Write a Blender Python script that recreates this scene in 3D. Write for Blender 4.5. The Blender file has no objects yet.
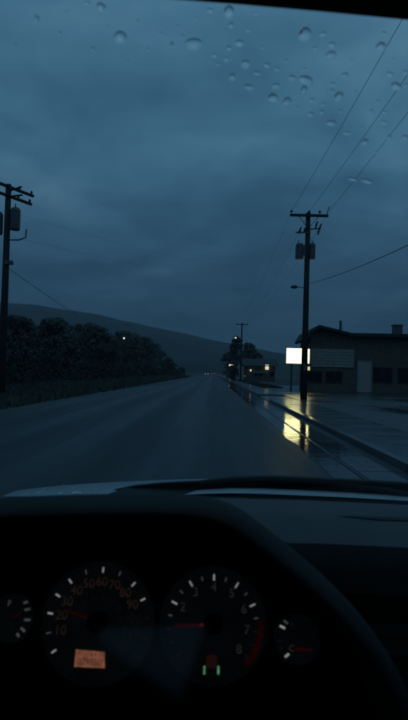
import bpy, math, random
import numpy as np
from mathutils import Vector, Matrix

random.seed(11)
SC = bpy.context.scene
COL = SC.collection
R = math.radians

# ------------------------------------------------------------------ camera
EYE = 1.25                       # phone held at the driver's eye height
FPX = 560.0                      # focal length in photo pixels (photo 408 x 720)
ROLL = R(1.5)
VPX, VPY = 213.0, 373.0          # where the road direction (+Y) lands in the photo
_F = Vector(((VPX - 204) / FPX, -(VPY - 360) / FPX, -1)).normalized()
_U = Vector((math.sin(ROLL), math.cos(ROLL), 0))
_U = (_U - _F * _U.dot(_F)).normalized()
_X = _F.cross(_U)
CAM_ROT = Matrix((_X, _F, _U))   # rows: world axes in camera space
CAM_LOC = Vector((0, 0, EYE))
cam_d = bpy.data.cameras.new('camera')
cam_d.sensor_fit = 'VERTICAL'
cam_d.sensor_height = 36
cam_d.lens = 28
cam_d.clip_start = 0.01
cam_d.clip_end = 9000
cam_d.dof.use_dof = True
cam_d.dof.focus_distance = 30
cam_d.dof.aperture_fstop = 11
cam = bpy.data.objects.new('camera', cam_d)
COL.objects.link(cam)
cam.matrix_world = Matrix.Translation(CAM_LOC) @ CAM_ROT.to_4x4()
SC.camera = cam


def ray(px, py):
    return CAM_ROT @ Vector(((px - 204) / FPX, -(py - 360) / FPX, -1))


def P(px, py, Y):
    """point of a photo pixel's ray at forward distance Y"""
    d = ray(px, py)
    return CAM_LOC + d * (Y / d.y)


def G(px, py, z=0.0):
    """point of a photo pixel's ray on the level z"""
    d = ray(px, py)
    return CAM_LOC + d * ((z - EYE) / d.z)


# ------------------------------------------------------------------ world / sky
SUN_EL, SUN_AZ = R(2.0), R(150)
world = bpy.data.worlds.new('World')
SC.world = world
world.use_nodes = True
nt = world.node_tree
for n in list(nt.nodes):
    nt.nodes.remove(n)


def N(tree, typ, **kw):
    n = tree.nodes.new(typ)
    for k, v in kw.items():
        if k.startswith('i_'):
            n.inputs[k[2:].replace('_', ' ')].default_value = v
        else:
            setattr(n, k, v)
    return n


def mth(tree, op, a=None, b=None, c=None):
    n = tree.nodes.new('ShaderNodeMath')
    n.operation = op
    for i, v in enumerate((a, b, c)):
        if v is None:
            continue
        if isinstance(v, (int, float)):
            n.inputs[i].default_value = v
        else:
            tree.links.new(v, n.inputs[i])
    return n.outputs[0]


def ramp(tree, fac, stops):
    n = tree.nodes.new('ShaderNodeValToRGB')
    el = n.color_ramp.elements
    el[0].position, el[0].color = stops[0][0], (*stops[0][1], 1)
    el[1].position, el[1].color = stops[-1][0], (*stops[-1][1], 1)
    for p, c in stops[1:-1]:
        e = el.new(p)
        e.color = (*c, 1)
    tree.links.new(fac, n.inputs[0])
    return n.outputs[0]


CLOUD_SEED = 6.1
sky = N(nt, 'ShaderNodeTexSky')
sky.sky_type = 'NISHITA'
sky.sun_disc = False
sky.sun_elevation = SUN_EL
sky.sun_rotation = SUN_AZ
sky.air_density = 1.6
sky.dust_density = 2.0
sky.ozone_density = 3.0
tc = N(nt, 'ShaderNodeTexCoord')
sep = N(nt, 'ShaderNodeSeparateXYZ')
nt.links.new(tc.outputs['Generated'], sep.inputs[0])
zc = mth(nt, 'MAXIMUM', sep.outputs[2], 0.0)
den = mth(nt, 'ADD', zc, 0.22)
comb = N(nt, 'ShaderNodeCombineXYZ')
nt.links.new(mth(nt, 'DIVIDE', sep.outputs[0], den), comb.inputs[0])
nt.links.new(mth(nt, 'DIVIDE', sep.outputs[1], den), comb.inputs[1])
comb.inputs[2].default_value = CLOUD_SEED
cl = N(nt, 'ShaderNodeTexNoise', i_Scale=1.25, i_Detail=3.5, i_Roughness=0.48, i_Distortion=0.6)
nt.links.new(comb.outputs[0], cl.inputs['Vector'])
cl2 = N(nt, 'ShaderNodeTexNoise', i_Scale=4.2, i_Detail=5.0, i_Roughness=0.55, i_Distortion=0.3)
nt.links.new(comb.outputs[0], cl2.inputs['Vector'])
cfac = mth(nt, 'ADD', mth(nt, 'MULTIPLY', cl.outputs['Fac'], 0.72), mth(nt, 'MULTIPLY', cl2.outputs['Fac'], 0.28))
ccol = ramp(nt, cfac, [(0.36, (0.033, 0.102, 0.172)), (0.50, (0.056, 0.152, 0.243)), (0.63, (0.096, 0.215, 0.318))])
# an overcast dome is darker towards the horizon (CIE overcast sky)
grad = ramp(nt, zc, [(0.0, (0.155, 0.165, 0.225)), (0.085, (0.21, 0.225, 0.29)), (0.215, (0.52, 0.54, 0.58)),
                     (0.37, (0.84, 0.85, 0.86)), (0.52, (0.88, 0.88, 0.88)), (1.0, (1.08, 1.06, 1.04))])
mul = N(nt, 'ShaderNodeMix', data_type='RGBA', blend_type='MULTIPLY')
mul.inputs[0].default_value = 1.0
nt.links.new(ccol, mul.inputs[6])
nt.links.new(grad, mul.inputs[7])
bg1 = N(nt, 'ShaderNodeBackground', i_Strength=0.0012)
nt.links.new(sky.outputs[0], bg1.inputs[0])
SKY_GAIN = 1.29
bg2 = N(nt, 'ShaderNodeBackground', i_Strength=SKY_GAIN)
nt.links.new(mul.outputs[2], bg2.inputs[0])
addw = N(nt, 'ShaderNodeAddShader')
nt.links.new(bg1.outputs[0], addw.inputs[0])
nt.links.new(bg2.outputs[0], addw.inputs[1])
wo = N(nt, 'ShaderNodeOutputWorld')
nt.links.new(addw.outputs[0], wo.inputs[0])

# a last trace of sun far behind the cloud
sun_d = bpy.data.lights.new('sun', 'SUN')
sun_d.energy = 0.005
sun_d.angle = R(40)
sun_d.color = (0.8, 0.9, 1.0)
sun = bpy.data.objects.new('sun', sun_d)
COL.objects.link(sun)
sd = Vector((math.sin(SUN_AZ) * math.cos(SUN_EL + .3), math.cos(SUN_AZ) * math.cos(SUN_EL + .3), math.sin(SUN_EL + .3)))
sun.rotation_euler = sd.to_track_quat('Z', 'Y').to_euler()

SC.view_settings.view_transform = 'Standard'
SC.view_settings.look = 'None'
SC.view_settings.exposure = 0
SC.view_settings.gamma = 1
SC.view_settings.use_curve_mapping = False
SC.cycles.max_bounces = 10
SC.cycles.transparent_max_bounces = 16

# ------------------------------------------------------------------ materials
MATS = {}


def mat(name, col, rough=0.6, var=0.15, scale=8.0, metal=0.0, bump=0.0, bscale=60.0, rvar=0.0, ior=1.45, spec=None,
        coat=0.0, stretch=None):
    if name in MATS:
        return MATS[name]
    m = bpy.data.materials.new(name)
    m.use_nodes = True
    t = m.node_tree
    b = t.nodes['Principled BSDF']
    b.inputs['Metallic'].default_value = metal
    b.inputs['IOR'].default_value = ior
    if spec is not None:
        b.inputs['Specular IOR Level'].default_value = spec
    b.inputs['Coat Weight'].default_value = coat
    b.inputs['Coat Roughness'].default_value = 0.08
    co = N(t, 'ShaderNodeTexCoord')
    src = co.outputs['Object']
    if stretch:
        mp = N(t, 'ShaderNodeMapping')
        mp.inputs['Scale'].default_value = stretch
        t.links.new(src, mp.inputs[0])
        src = mp.outputs[0]
    no = N(t, 'ShaderNodeTexNoise', i_Scale=scale, i_Detail=5.0, i_Roughness=0.6)
    t.links.new(src, no.inputs['Vector'])
    lo = tuple(max(0, c * (1 - var)) for c in col)
    hi = tuple(c * (1 + var) for c in col)
    t.links.new(ramp(t, no.outputs['Fac'], [(0.3, lo), (0.7, hi)]), b.inputs['Base Color'])
    if rvar > 0:
        mr = N(t, 'ShaderNodeMapRange')
        mr.inputs[1].default_value, mr.inputs[2].default_value = 0.3, 0.7
        mr.inputs[3].default_value, mr.inputs[4].default_value = max(0.02, rough - rvar), rough + rvar
        t.links.new(no.outputs['Fac'], mr.inputs[0])
        t.links.new(mr.outputs[0], b.inputs['Roughness'])
    else:
        b.inputs['Roughness'].default_value = rough
    if bump > 0:
        n2 = N(t, 'ShaderNodeTexNoise', i_Scale=bscale, i_Detail=4.0, i_Roughness=0.6)
        t.links.new(co.outputs['Object'], n2.inputs['Vector'])
        bp = N(t, 'ShaderNodeBump')
        bp.inputs['Strength'].default_value = bump
        bp.inputs['Distance'].default_value = 0.01
        t.links.new(n2.outputs['Fac'], bp.inputs['Height'])
        t.links.new(bp.outputs[0], b.inputs['Normal'])
    MATS[name] = m
    return m


def emat(name, col, strength, var=0.0, scale=60.0):
    if name in MATS:
        return MATS[name]
    m = bpy.data.materials.new(name)
    m.use_nodes = True
    t = m.node_tree
    b = t.nodes['Principled BSDF']
    b.inputs['Base Color'].default_value = (0.02, 0.02, 0.02, 1)
    b.inputs['Roughness'].default_value = 0.5
    b.inputs['Emission Color'].default_value = (*col, 1)
    b.inputs['Emission Strength'].default_value = strength
    if var > 0:
        co = N(t, 'ShaderNodeTexCoord')
        no = N(t, 'ShaderNodeTexNoise', i_Scale=scale, i_Detail=3.0)
        t.links.new(co.outputs['Object'], no.inputs['Vector'])
        mr = N(t, 'ShaderNodeMapRange')
        mr.inputs[1].default_value, mr.inputs[2].default_value = 0.3, 0.7
        mr.inputs[3].default_value, mr.inputs[4].default_value = strength * (1 - var), strength * (1 + var)
        t.links.new(no.outputs['Fac'], mr.inputs[0])
        t.links.new(mr.outputs[0], b.inputs['Emission Strength'])
    MATS[name] = m
    return m


def pane_mat(name, tint, ior, rough, scale_refl=1.0):
    m = bpy.data.materials.new(name)
    m.use_nodes = True
    t = m.node_tree
    t.nodes.remove(t.nodes['Principled BSDF'])
    out = t.nodes['Material Output']
    tr = N(t, 'ShaderNodeBsdfTransparent')
    tr.inputs[0].default_value = (*tint, 1)
    gl = N(t, 'ShaderNodeBsdfGlossy')
    gl.inputs['Roughness'].default_value = rough
    lw = N(t, 'ShaderNodeFresnel')
    lw.inputs[0].default_value = ior
    fac = mth(t, 'MULTIPLY', lw.outputs[0], scale_refl)
    mx = N(t, 'ShaderNodeMixShader')
    t.links.new(fac, mx.inputs[0])
    t.links.new(tr.outputs[0], mx.inputs[1])
    t.links.new(gl.outputs[0], mx.inputs[2])
    t.links.new(mx.outputs[0], out.inputs[0])
    MATS[name] = m
    return m


def water_mat():
    m = bpy.data.materials.new('water_drop')
    m.use_nodes = True
    t = m.node_tree
    t.nodes.remove(t.nodes['Principled BSDF'])
    g = N(t, 'ShaderNodeBsdfGlass')
    g.inputs['IOR'].default_value = 1.33
    g.inputs['Roughness'].default_value = 0.0
    t.links.new(g.outputs[0], t.nodes['Material Output'].inputs[0])
    MATS['water_drop'] = m
    return m


def wet_mat(name, col, r_lo, r_hi, patch=0.35, ystretch=0.12, bump=0.25, dark=0.55, bscale=45, tracks=(), wave=1.3, wamp=1.5):
    """rain-wet paving: film of water in low patches (smooth, darker) and open grain elsewhere"""
    m = bpy.data.materials.new(name)
    m.use_nodes = True
    t = m.node_tree
    b = t.nodes['Principled BSDF']
    b.inputs['IOR'].default_value = 1.40
    co = N(t, 'ShaderNodeTexCoord')
    mp = N(t, 'ShaderNodeMapping')
    mp.inputs['Scale'].default_value = (1, ystretch, 1)
    t.links.new(co.outputs['Object'], mp.inputs[0])
    big = N(t, 'ShaderNodeTexNoise', i_Scale=patch, i_Detail=4.0, i_Roughness=0.55, i_Distortion=0.4)
    t.links.new(mp.outputs[0], big.inputs['Vector'])
    mid = N(t, 'ShaderNodeTexNoise', i_Scale=patch * 6, i_Detail=3.0)
    t.links.new(mp.outputs[0], mid.inputs['Vector'])
    s = mth(t, 'ADD', mth(t, 'MULTIPLY', big.outputs['Fac'], 0.75), mth(t, 'MULTIPLY', mid.outputs['Fac'], 0.25))
    mr = N(t, 'ShaderNodeMapRange')
    mr.inputs[1].default_value, mr.inputs[2].default_value = 0.38, 0.64
    t.links.new(s, mr.inputs[0])
    dry = mr.outputs[0]
    if tracks:
        sx = N(t, 'ShaderNodeSeparateXYZ')
        t.links.new(co.outputs['Object'], sx.inputs[0])
        acc = None
        for c_, w_ in tracks:
            d2 = mth(t, 'POWER', mth(t, 'ABSOLUTE', mth(t, 'DIVIDE', mth(t, 'SUBTRACT', sx.outputs[0], c_), w_)), 2.0)
            g_ = mth(t, 'DIVIDE', 1.0, mth(t, 'ADD', 1.0, mth(t, 'MULTIPLY', d2, d2)))
            acc = g_ if acc is None else mth(t, 'ADD', acc, g_)
        dry = mth(t, 'MAXIMUM', mth(t, 'SUBTRACT', mth(t, 'MULTIPLY_ADD', dry, .75, .25), mth(t, 'MULTIPLY', acc, .55)), 0.0)
    rr = mth(t, 'MULTIPLY_ADD', dry, r_hi - r_lo, r_lo)
    t.links.new(rr, b.inputs['Roughness'])
    t.links.new(ramp(t, dry, [(0.0, tuple(c * dark for c in col)), (1.0, col)]), b.inputs['Base Color'])
    fine = N(t, 'ShaderNodeTexNoise', i_Scale=bscale, i_Detail=3.0, i_Roughness=0.6)
    t.links.new(co.outputs['Object'], fine.inputs['Vector'])
    wav = N(t, 'ShaderNodeTexNoise', i_Scale=wave, i_Detail=2.0, i_Distortion=.5)
    t.links.new(co.outputs['Object'], wav.inputs['Vector'])
    bp = N(t, 'ShaderNodeBump')
    bp.inputs['Distance'].default_value = 0.004
    t.links.new(mth(t, 'MULTIPLY_ADD', dry, bump, bump * 0.12), bp.inputs['Strength'])
    t.links.new(mth(t, 'ADD', fine.outputs['Fac'], mth(t, 'MULTIPLY', wav.outputs['Fac'], wamp)), bp.inputs['Height'])
    t.links.new(bp.outputs[0], b.inputs['Normal'])
    MATS[name] = m
    return m


M_ROAD = wet_mat('wet_asphalt', (0.017, 0.021, 0.026), 0.36, 0.64, patch=0.55, ystretch=0.05, bump=0.25, dark=.35,
                 tracks=((-0.62, .34), (-3.7, .36), (-2.2, .34)))
M_GUT = wet_mat('wet_gutter_concrete', (0.055, 0.057, 0.06), 0.06, 0.10, patch=0.5, ystretch=0.25, bump=.34, wave=2.6, wamp=5, bscale=20)
M_WALK = wet_mat('wet_sidewalk_concrete', (0.10, 0.104, 0.108), 0.14, 0.27, patch=0.35, ystretch=0.5, bump=.08)
M_FILM = wet_mat('water_film', (0.02, 0.021, 0.023), 0.06, 0.10, patch=0.4, ystretch=0.2, bump=0.34, wave=2.6, wamp=5, bscale=20)
M_LOT = wet_mat('wet_lot_asphalt', (0.035, 0.037, 0.04), 0.14, 0.5, patch=0.3, ystretch=0.6)
M_GROUND = mat('dark_grass_soil', (0.060, 0.062, 0.058), 0.9, 0.35, 0.7, bump=0.6, bscale=5, spec=0.2)
M_GRASS = mat('grass_blades', (0.075, 0.082, 0.068), 0.85, 0.3, 0.6, spec=0.2)
M_HILL = mat('scrub_hillside', (0.030, 0.034, 0.034), 0.95, 0.45, 0.012, bump=0.0, spec=0.1)
M_LEAF = mat('dark_foliage', (0.12, 0.12, 0.105), 0.9, 0.15, .3, spec=0.05)
_t = M_LEAF.node_tree          # leaf clumps shade softly: leaf normals lean to the sky
_g = N(_t, 'ShaderNodeNewGeometry')
_v = N(_t, 'ShaderNodeVectorMath', operation='MULTIPLY_ADD')
_v.inputs[1].default_value = (.45, .45, .45)
_v.inputs[2].default_value = (0, 0, 1)
_t.links.new(_g.outputs['Normal'], _v.inputs[0])
_n = N(_t, 'ShaderNodeVectorMath', operation='NORMALIZE')
_t.links.new(_v.outputs[0], _n.inputs[0])
_t.links.new(_n.outputs[0], _t.nodes['Principled BSDF'].inputs['Normal'])
M_BARK = mat('bark', (0.055, 0.045, 0.038), 0.9, 0.3, 6, bump=0.5, bscale=30)
M_POLE = mat('weathered_pole_wood', (0.035, 0.030, 0.026), 0.85, 0.3, 4, bump=0.5, bscale=25, stretch=(6, 6, 0.5))
M_GALV = mat('galvanised_grey_steel', (0.10, 0.105, 0.11), 0.5, 0.2, 6, metal=0.3)
M_PORC = mat('brown_insulator', (0.06, 0.04, 0.035), 0.3, 0.2, 20)
M_WIRE = mat('black_wire', (0.012, 0.012, 0.013), 0.6, 0.1, 5)
M_SIDING = mat('sign_lit_siding', (0.27, 0.25, 0.22), 0.7, 0.15, 3, bump=0.2, bscale=20)  # glow of the sign on the wall is put into this paler colour
M_DKWALL = mat('dark_wall', (0.10, 0.085, 0.070), 0.8, 0.3, 4, bump=0.4, bscale=12)
M_ROOF = mat('dark_shingle', (0.030, 0.030, 0.032), 0.75, 0.35, 5, bump=0.6, bscale=9)
M_TRIM = mat('pale_trim', (0.17, 0.17, 0.17), 0.6, 0.1, 6)
M_DOORW = mat('white_door_paint', (0.34, 0.29, 0.26), 0.5, 0.1, 4)
M_GLASSDK = mat('dark_window_glass', (0.006, 0.007, 0.009), 0.08, 0.2, 2)
M_SIGN = emat('lit_sign_face', (1.0, 0.90, 0.39), 4.2, 0.3, 2.2)
M_SIGN2 = emat('lit_warm_panel', (1.0, 0.80, 0.42), 0.8, 0.15, 3)
M_SIGNFR = mat('sign_cabinet_metal', (0.05, 0.05, 0.052), 0.5, 0.2, 5, metal=0.3)
M_LAMP = emat('lamp_lens', (0.95, 0.96, 0.92), 1.3)
M_LAMPW = emat('warm_lamp_lens', (1.0, 0.86, 0.62), 0.9)
M_TAIL = emat('tail_lamp', (1.0, 0.06, 0.03), 3.0)
M_CARDK = mat('dark_car_paint', (0.02, 0.022, 0.028), 0.3, 0.15, 3, coat=0.5)
M_CARGY = mat('grey_car_paint', (0.10, 0.105, 0.11), 0.3, 0.15, 3, coat=0.5)
M_TYRE = mat('tyre_rubber', (0.015, 0.015, 0.015), 0.8, 0.2, 20)
M_RIM = mat('rim_metal', (0.25, 0.25, 0.26), 0.4, 0.1, 9, metal=0.8)
M_SILVER = mat('wet_silver_paint', (0.30, 0.325, 0.345), 0.36, 0.10, 5, metal=0.2, rvar=0.12, bump=0.06, bscale=90)
M_DASH = mat('black_dash_vinyl', (0.068, 0.064, 0.064), 0.5, 0.2, 30, bump=0.35, bscale=700, rvar=0.06)
M_HOUS = mat('matt_black_plastic', (0.018, 0.019, 0.019), 0.75, 0.2, 40, bump=0.2, bscale=500, spec=0.25)
M_BINN = mat('binnacle_vinyl', (0.034, 0.034, 0.033), 0.65, 0.2, 30, bump=0.35, bscale=700, spec=0.22)
M_FACE = mat('gauge_face_black', (0.010, 0.011, 0.013), 0.6, 0.15, 60, spec=0.2)
M_DIAL = emat('lifted_dial_face', (0.45, 0.80, 1.0), 0.0014, 0.35, 25)  # faint glow added to lift the dials out of black
M_LINER = mat('dark_headliner_cloth', (0.012, 0.012, 0.013), 0.9, 0.25, 120, bump=0.4, bscale=600, spec=0.2)
M_RUBBER = mat('wiper_rubber', (0.006, 0.006, 0.007), 0.55, 0.2, 60, spec=0.3)
M_WARM = mat('wiper_arm_black', (0.010, 0.010, 0.011), 0.45, 0.2, 60)
M_CTRIM = mat('pale_cowl_trim', (0.42, 0.44, 0.45), 0.35, 0.12, 30)
M_TICKB = emat('backlit_tick', (0.92, 0.95, 0.90), 0.25, 0.3, 40)
M_TICKD = emat('backlit_small_tick', (0.80, 0.85, 0.80), 0.055, 0.35, 40)
M_TICKX = emat('faint_tick', (0.80, 0.80, 0.75), 0.005)
M_NUM = emat('backlit_numeral', (0.85, 0.46, 0.36), 0.017, 0.4, 60)
M_NUMT = emat('backlit_numeral_tach', (0.72, 0.75, 0.70), 0.019, 0.4, 60)
M_NUMX = emat('faint_numeral', (0.70, 0.66, 0.60), 0.004)
M_RED = emat('red_needle', (1.0, 0.05, 0.06), 0.012)
M_REDT = emat('red_needle_tip', (1.0, 0.09, 0.08), 0.06)
M_REDZ = emat('red_zone', (1.0, 0.03, 0.04), 0.008, 0.4, 50)
M_LCD = emat('orange_display', (1.0, 0.36, 0.22), 0.17, 0.45, 120)
M_LCDD = emat('dim_display_digit', (1.0, 0.30, 0.20), 0.06)
M_GREEN = emat('green_indicator', (0.35, 1.0, 0.50), 0.22, 0.4, 200)
M_BROWN = emat('dim_red_indicator', (1.0, 0.35, 0.22), 0.010)
pane_mat('windshield_glass', (0.93, 0.96, 0.97), 1.45, 0.02, 0.6)
pane_mat('cluster_lens', (0.96, 0.97, 0.97), 1.5, 0.07, 1.0)
pane_mat('cabin_window_glass', (0.85, 0.88, 0.88), 1.45, 0.02, 0.6)
water_mat()


# ------------------------------------------------------------------ mesh helpers
class MB:
    def __init__(self):
        self.v, self.f = [], []

    def add(self, verts, faces):
        o = len(self.v)
        self.v += [tuple(p) for p in verts]
        self.f += [tuple(i + o for i in f) for f in faces]
        return self

    def box(self, c, s, rot=None):
        c = Vector(c)
        vs = []
        for x in (-.5, .5):
            for y in (-.5, .5):
                for z in (-.5, .5):
                    p = Vector((x * s[0], y * s[1], z * s[2]))
                    if rot is not None:
                        p = rot @ p
                    vs.append(c + p)
        return self.add(vs, [(0, 1, 3, 2), (4, 6, 7, 5), (0, 4, 5, 1), (2, 3, 7, 6), (0, 2, 6, 4), (1, 5, 7, 3)])

    def bar(self, a, b, w, h, up=(0, 0, 1)):
        """box beam between two points"""
        a, b = Vector(a), Vector(b)
        d = (b - a)
        L = d.length
        d.normalize()
        s = d.cross(Vector(up))
        if s.length < 1e-6:
            s = d.cross(Vector((1, 0, 0)))
        s.normalize()
        u = s.cross(d)
        rot = Matrix((s, d, u)).transposed()
        return self.box((a + b) / 2, (w, L, h), rot)

    def tube(self, pts, rad, n=8, cap=True):
        pts = [Vector(p) for p in pts]
        rads = rad if isinstance(rad, (list, tuple)) else [rad] * len(pts)
        o = len(self.v)
        prev = None
        for i, p in enumerate(pts):
            d = (pts[min(i + 1, len(pts) - 1)] - pts[max(i - 1, 0)]).normalized()
            if prev is None:
                ref = Vector((0, 0, 1)) if abs(d.z) < .9 else Vector((1, 0, 0))
                s = d.cross(ref).normalized()
            else:
                s = (prev - d * prev.dot(d)).normalized()
            prev = s
            u = d.cross(s)
            for k in range(n):
                a = 2 * math.pi * k / n
                self.v.append(tuple(p + (s * math.cos(a) + u * math.sin(a)) * rads[i]))
        for i in range(len(pts) - 1):
            for k in range(n):
                k2 = (k + 1) % n
                self.f.append((o + i * n + k, o + i * n + k2, o + (i + 1) * n + k2, o + (i + 1) * n + k))
        if cap:
            self.f.append(tuple(o + k for k in reversed(range(n))))
            self.f.append(tuple(o + (len(pts) - 1) * n + k for k in range(n)))
        return self

    def grid(self, rows, close=False):
        o = len(self.v)
        nc = len(rows[0])
        for r in rows:
            self.v += [tuple(p) for p in r]
        for i in range(len(rows) - 1):
            for k in range(nc - 1):
                self.f.append((o + i * nc + k, o + i * nc + k + 1, o + (i + 1) * nc + k + 1, o + (i + 1) * nc + k))
        return self

    def prism(self, poly, d):
        """polygon (list of 3d points) extruded by vector d"""
        n = len(poly)
        d = Vector(d)
        vs = [Vector(p) for p in poly] + [Vector(p) + d for p in poly]
        fs = [tuple(range(n))[::-1], tuple(range(n, 2 * n))]
        fs += [(i, (i + 1) % n, (i + 1) % n + n, i + n) for i in range(n)]
        return self.add(vs, fs)

    def disc(self, r, n=48, z=0.0, c=(0, 0)):
        vs = [(c[0] + r * math.cos(2 * math.pi * k / n), c[1] + r * math.sin(2 * math.pi * k / n), z) for k in range(n)]
        return self.add(vs, [tuple(range(n))])

    def mesh(self, name):
        me = bpy.data.meshes.new(name)
        me.from_pydata(self.v, [], self.f)
        me.validate()
        me.update()
        return me

    def build(self, name, m, parent=None, smooth=False, loc=None, bevel=0.0, solid=0.0, fixn=False):
        me = self.mesh(name)
        if fixn:
            import bmesh
            bm = bmesh.new()
            bm.from_mesh(me)
            bmesh.ops.recalc_face_normals(bm, faces=bm.faces)
            bm.to_mesh(me)
            bm.free()
        return link(name, me, m, parent, smooth, loc, bevel, solid)


def link(name, me, m, parent=None, smooth=False, loc=None, bevel=0.0, solid=0.0):
    o = bpy.data.objects.new(name, me)
    COL.objects.link(o)
    if m is not None and not me.materials:
        me.materials.append(m)
    if smooth:
        me.polygons.foreach_set('use_smooth', [True] * len(me.polygons))
    if parent is not None:
        o.parent = parent
    if loc is not None:
        o.location = loc
    if solid:
        md = o.modifiers.new('solid', 'SOLIDIFY')
        md.thickness = abs(solid)
        md.offset = -1 if solid > 0 else 1
    if bevel:
        md = o.modifiers.new('bevel', 'BEVEL')
        md.width = bevel
        md.segments = 2
        md.limit_method = 'ANGLE'
    return o


def thing(name, label, cat, loc=(0, 0, 0), rz=0.0, group=None):
    o = bpy.data.objects.new(name, None)
    COL.objects.link(o)
    o.location = loc
    o.rotation_euler = (0, 0, rz)
    o.empty_display_size = 0.2
    return tag(o, label, cat, group)


def tag(o, label=None, cat=None, group=None, kind=None):
    if label:
        o['label'] = label
    if cat:
        o['category'] = cat
    if group:
        o['group'] = group
    if kind:
        o['kind'] = kind
    return o


def copy_tree(o, parent=None):
    c = o.copy()
    COL.objects.link(c)
    if parent is not None:
        c.parent = parent
    for ch in o.children:
        copy_tree(ch, c)
    return c


def lerp(a, b, t):
    return a + (b - a) * t


def interp(tab, x):
    if x <= tab[0][0]:
        return tab[0][1]
    for (a, va), (b, vb) in zip(tab, tab[1:]):
        if x <= b:
            return lerp(va, vb, (x - a) / (b - a))
    return tab[-1][1]


def wob(x, s, seed):
    return math.sin(x * s + seed) * .5 + math.sin(x * s * 2.3 + seed * 2.1) * .3 + math.sin(x * s * 5.1 + seed * .7) * .2


# ------------------------------------------------------------------ setting: ground, road, sidewalk, hill
KERB = 2.58
LEFT = -6.2
m = MB()
xs = [-2500, -600, -120, -40, -14, -9, -6.2, -3, 0, 2.5, 4.4, 9, 25, 80, 400, 2500]
ys = [-300, -40, -5, 5, 15, 30, 60, 120, 250, 500, 1000, 2000, 4000]
rows = []
for y in ys:
    rows.append([(x, y, -0.02 if x > -8 else -0.02 + 0.03 * min(9, (-8 - x)) * 0.5) for x in xs])
m.grid(rows)
tag(m.build('ground', M_GROUND), kind='structure')
ROAD_END = 420.0
m = MB()
rows = [[(LEFT, y, -0.004), (-4, y, 0.02), (-1.3, y, 0.045), (0.6, y, 0.03), (1.5, y, 0.010), (1.885, y, -.004)] for y in
        [-40 + 10 * i for i in range(47)]]
m.grid(rows)
tag(m.build('road', M_ROAD, smooth=True), kind='structure')
# gutter: concrete pans, kerb stones, sidewalk slabs as separate pieces
wl = [-6 + 1.0 * i for i in range(70)]
m = MB().grid([[(1.50 + .05 * wob(y, .9, .4) + .03 * wob(y, 3.1, 2.0), y, 0.0145), (1.845 + .012 * wob(y, 2.2, 1.), y, 0.0125)] for y in wl])
tag(m.build('puddle', M_FILM, smooth=True), kind='structure')
m = MB().grid([[(1.85, y, -.01), (1.864, y, .017), (1.905, y, .018), (1.935, y, -.01)] for y in (-40, 420)])
tag(m.build('road_edge_seam', M_LOT), kind='structure')
gut = tag(MB().grid([[(1.86, y, -0.010), (KERB + .02, y, -0.016)] for y in (-40, 420)]).build('gutter', M_GUT), kind='structure')
me_pan = MB().box((0, 0, -0.02), (KERB - 1.945, 2.97, 0.05)).mesh('gutter_pan')
me_pan.materials.append(M_GUT)
for i in range(26):
    link('gutter_pan', me_pan, M_GUT, gut, loc=(1.945 + (KERB - 1.945) / 2, -6 + 3.0 * i, random.uniform(-.004, -.001)))
kb = MB()
kb.grid([[(KERB + .01, 72, 0.0), (KERB + .02, 72, .11), (KERB + .15, 72, .115), (KERB + .16, 72, 0.0)],
         [(KERB + .01, 420, 0.0), (KERB + .02, 420, .11), (KERB + .15, 420, .115), (KERB + .16, 420, 0.0)]])
kerb = tag(kb.build('kerb', M_WALK), kind='structure')
me_k = MB().prism([(0, -1.49, -.05), (0.025, -1.49, .11), (0.15, -1.49, .118), (0.15, -1.49, -.05)], (0, 2.98, 0)).mesh('kerb_stone')
me_k.materials.append(M_WALK)
DRIVE = (26.0, 33.0)      # dropped kerb at the driveway beside the sign
for i in range(26):
    y = -6 + 3 * i
    dz = -0.085 if DRIVE[0] < y < DRIVE[1] else 0
    link('kerb_stone', me_k, M_WALK, kerb, loc=(KERB, y, dz + random.uniform(-.004, .003)))
walk = tag(MB().grid([[(KERB + .15, y, .095), (4.15, y, .095)] for y in (72, 420)]).build('sidewalk', M_WALK), kind='structure')
me_s = MB().box((0, 0, -0.05), (4.15 - KERB - .165, 1.485, 0.1)).mesh('paving_slab')
me_s.materials.append(M_WALK)
for i in range(52):
    y = -6 + 1.5 * i
    dz = -0.07 if DRIVE[0] < y < DRIVE[1] else 0
    o = link('paving_slab', me_s, M_WALK, walk, loc=((4.15 + KERB + .155) / 2, y, .112 + dz + random.uniform(-.006, .004)))
    o.rotation_euler = (R(random.uniform(-.12, .12)), R(random.uniform(-.2, .2)), 0)
m = MB()
m.grid([[(4.17, y, .06), (8, y, .05), (30, y, .05)] for y in (6, 20, 36, 64)])
tag(m.build('parking_lot', M_LOT), kind='structure')

# hill: long bare ridge, falling towards the road's far end
RIDGE = [(-260, 284), (-120, 292), (-40, 301), (0, 305), (40, 309), (90, 317), (140, 326), (190, 337), (225, 345),
         (260, 351), (300, 357), (360, 362), (480, 366), (700, 368)]
rng = np.random.RandomState(5)


rows = []
NR = 22
for k in range(NR):
    t = k / (NR - 1)
    row = []
    for i in range(121):
        px = -260 + 960 * i / 120
        Yr = 1500 - 0.35 * (px - 100)
        top = P(px, interp(RIDGE, px) + wob(px, .09, 1.3) * .5, Yr)
        Y = lerp(620, Yr, t) if t <= .75 else lerp(620, Yr, t)
        x = top.x * (Y / Yr)
        z = top.z * (math.sin(t * math.pi / 2) ** 1.35) + wob(x + Y * .7, .02, 2.0) * 5 * math.sin(t * math.pi) - 1 * (1 - t)
        row.append((x, Y, z))
    rows.append(row)
back = [(p[0] * 1.6, p[1] + 900, -5) for p in rows[-1]]
rows.append(back)
tag(MB().grid(rows).build('hill', M_HILL, smooth=True), kind='structure')

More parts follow.
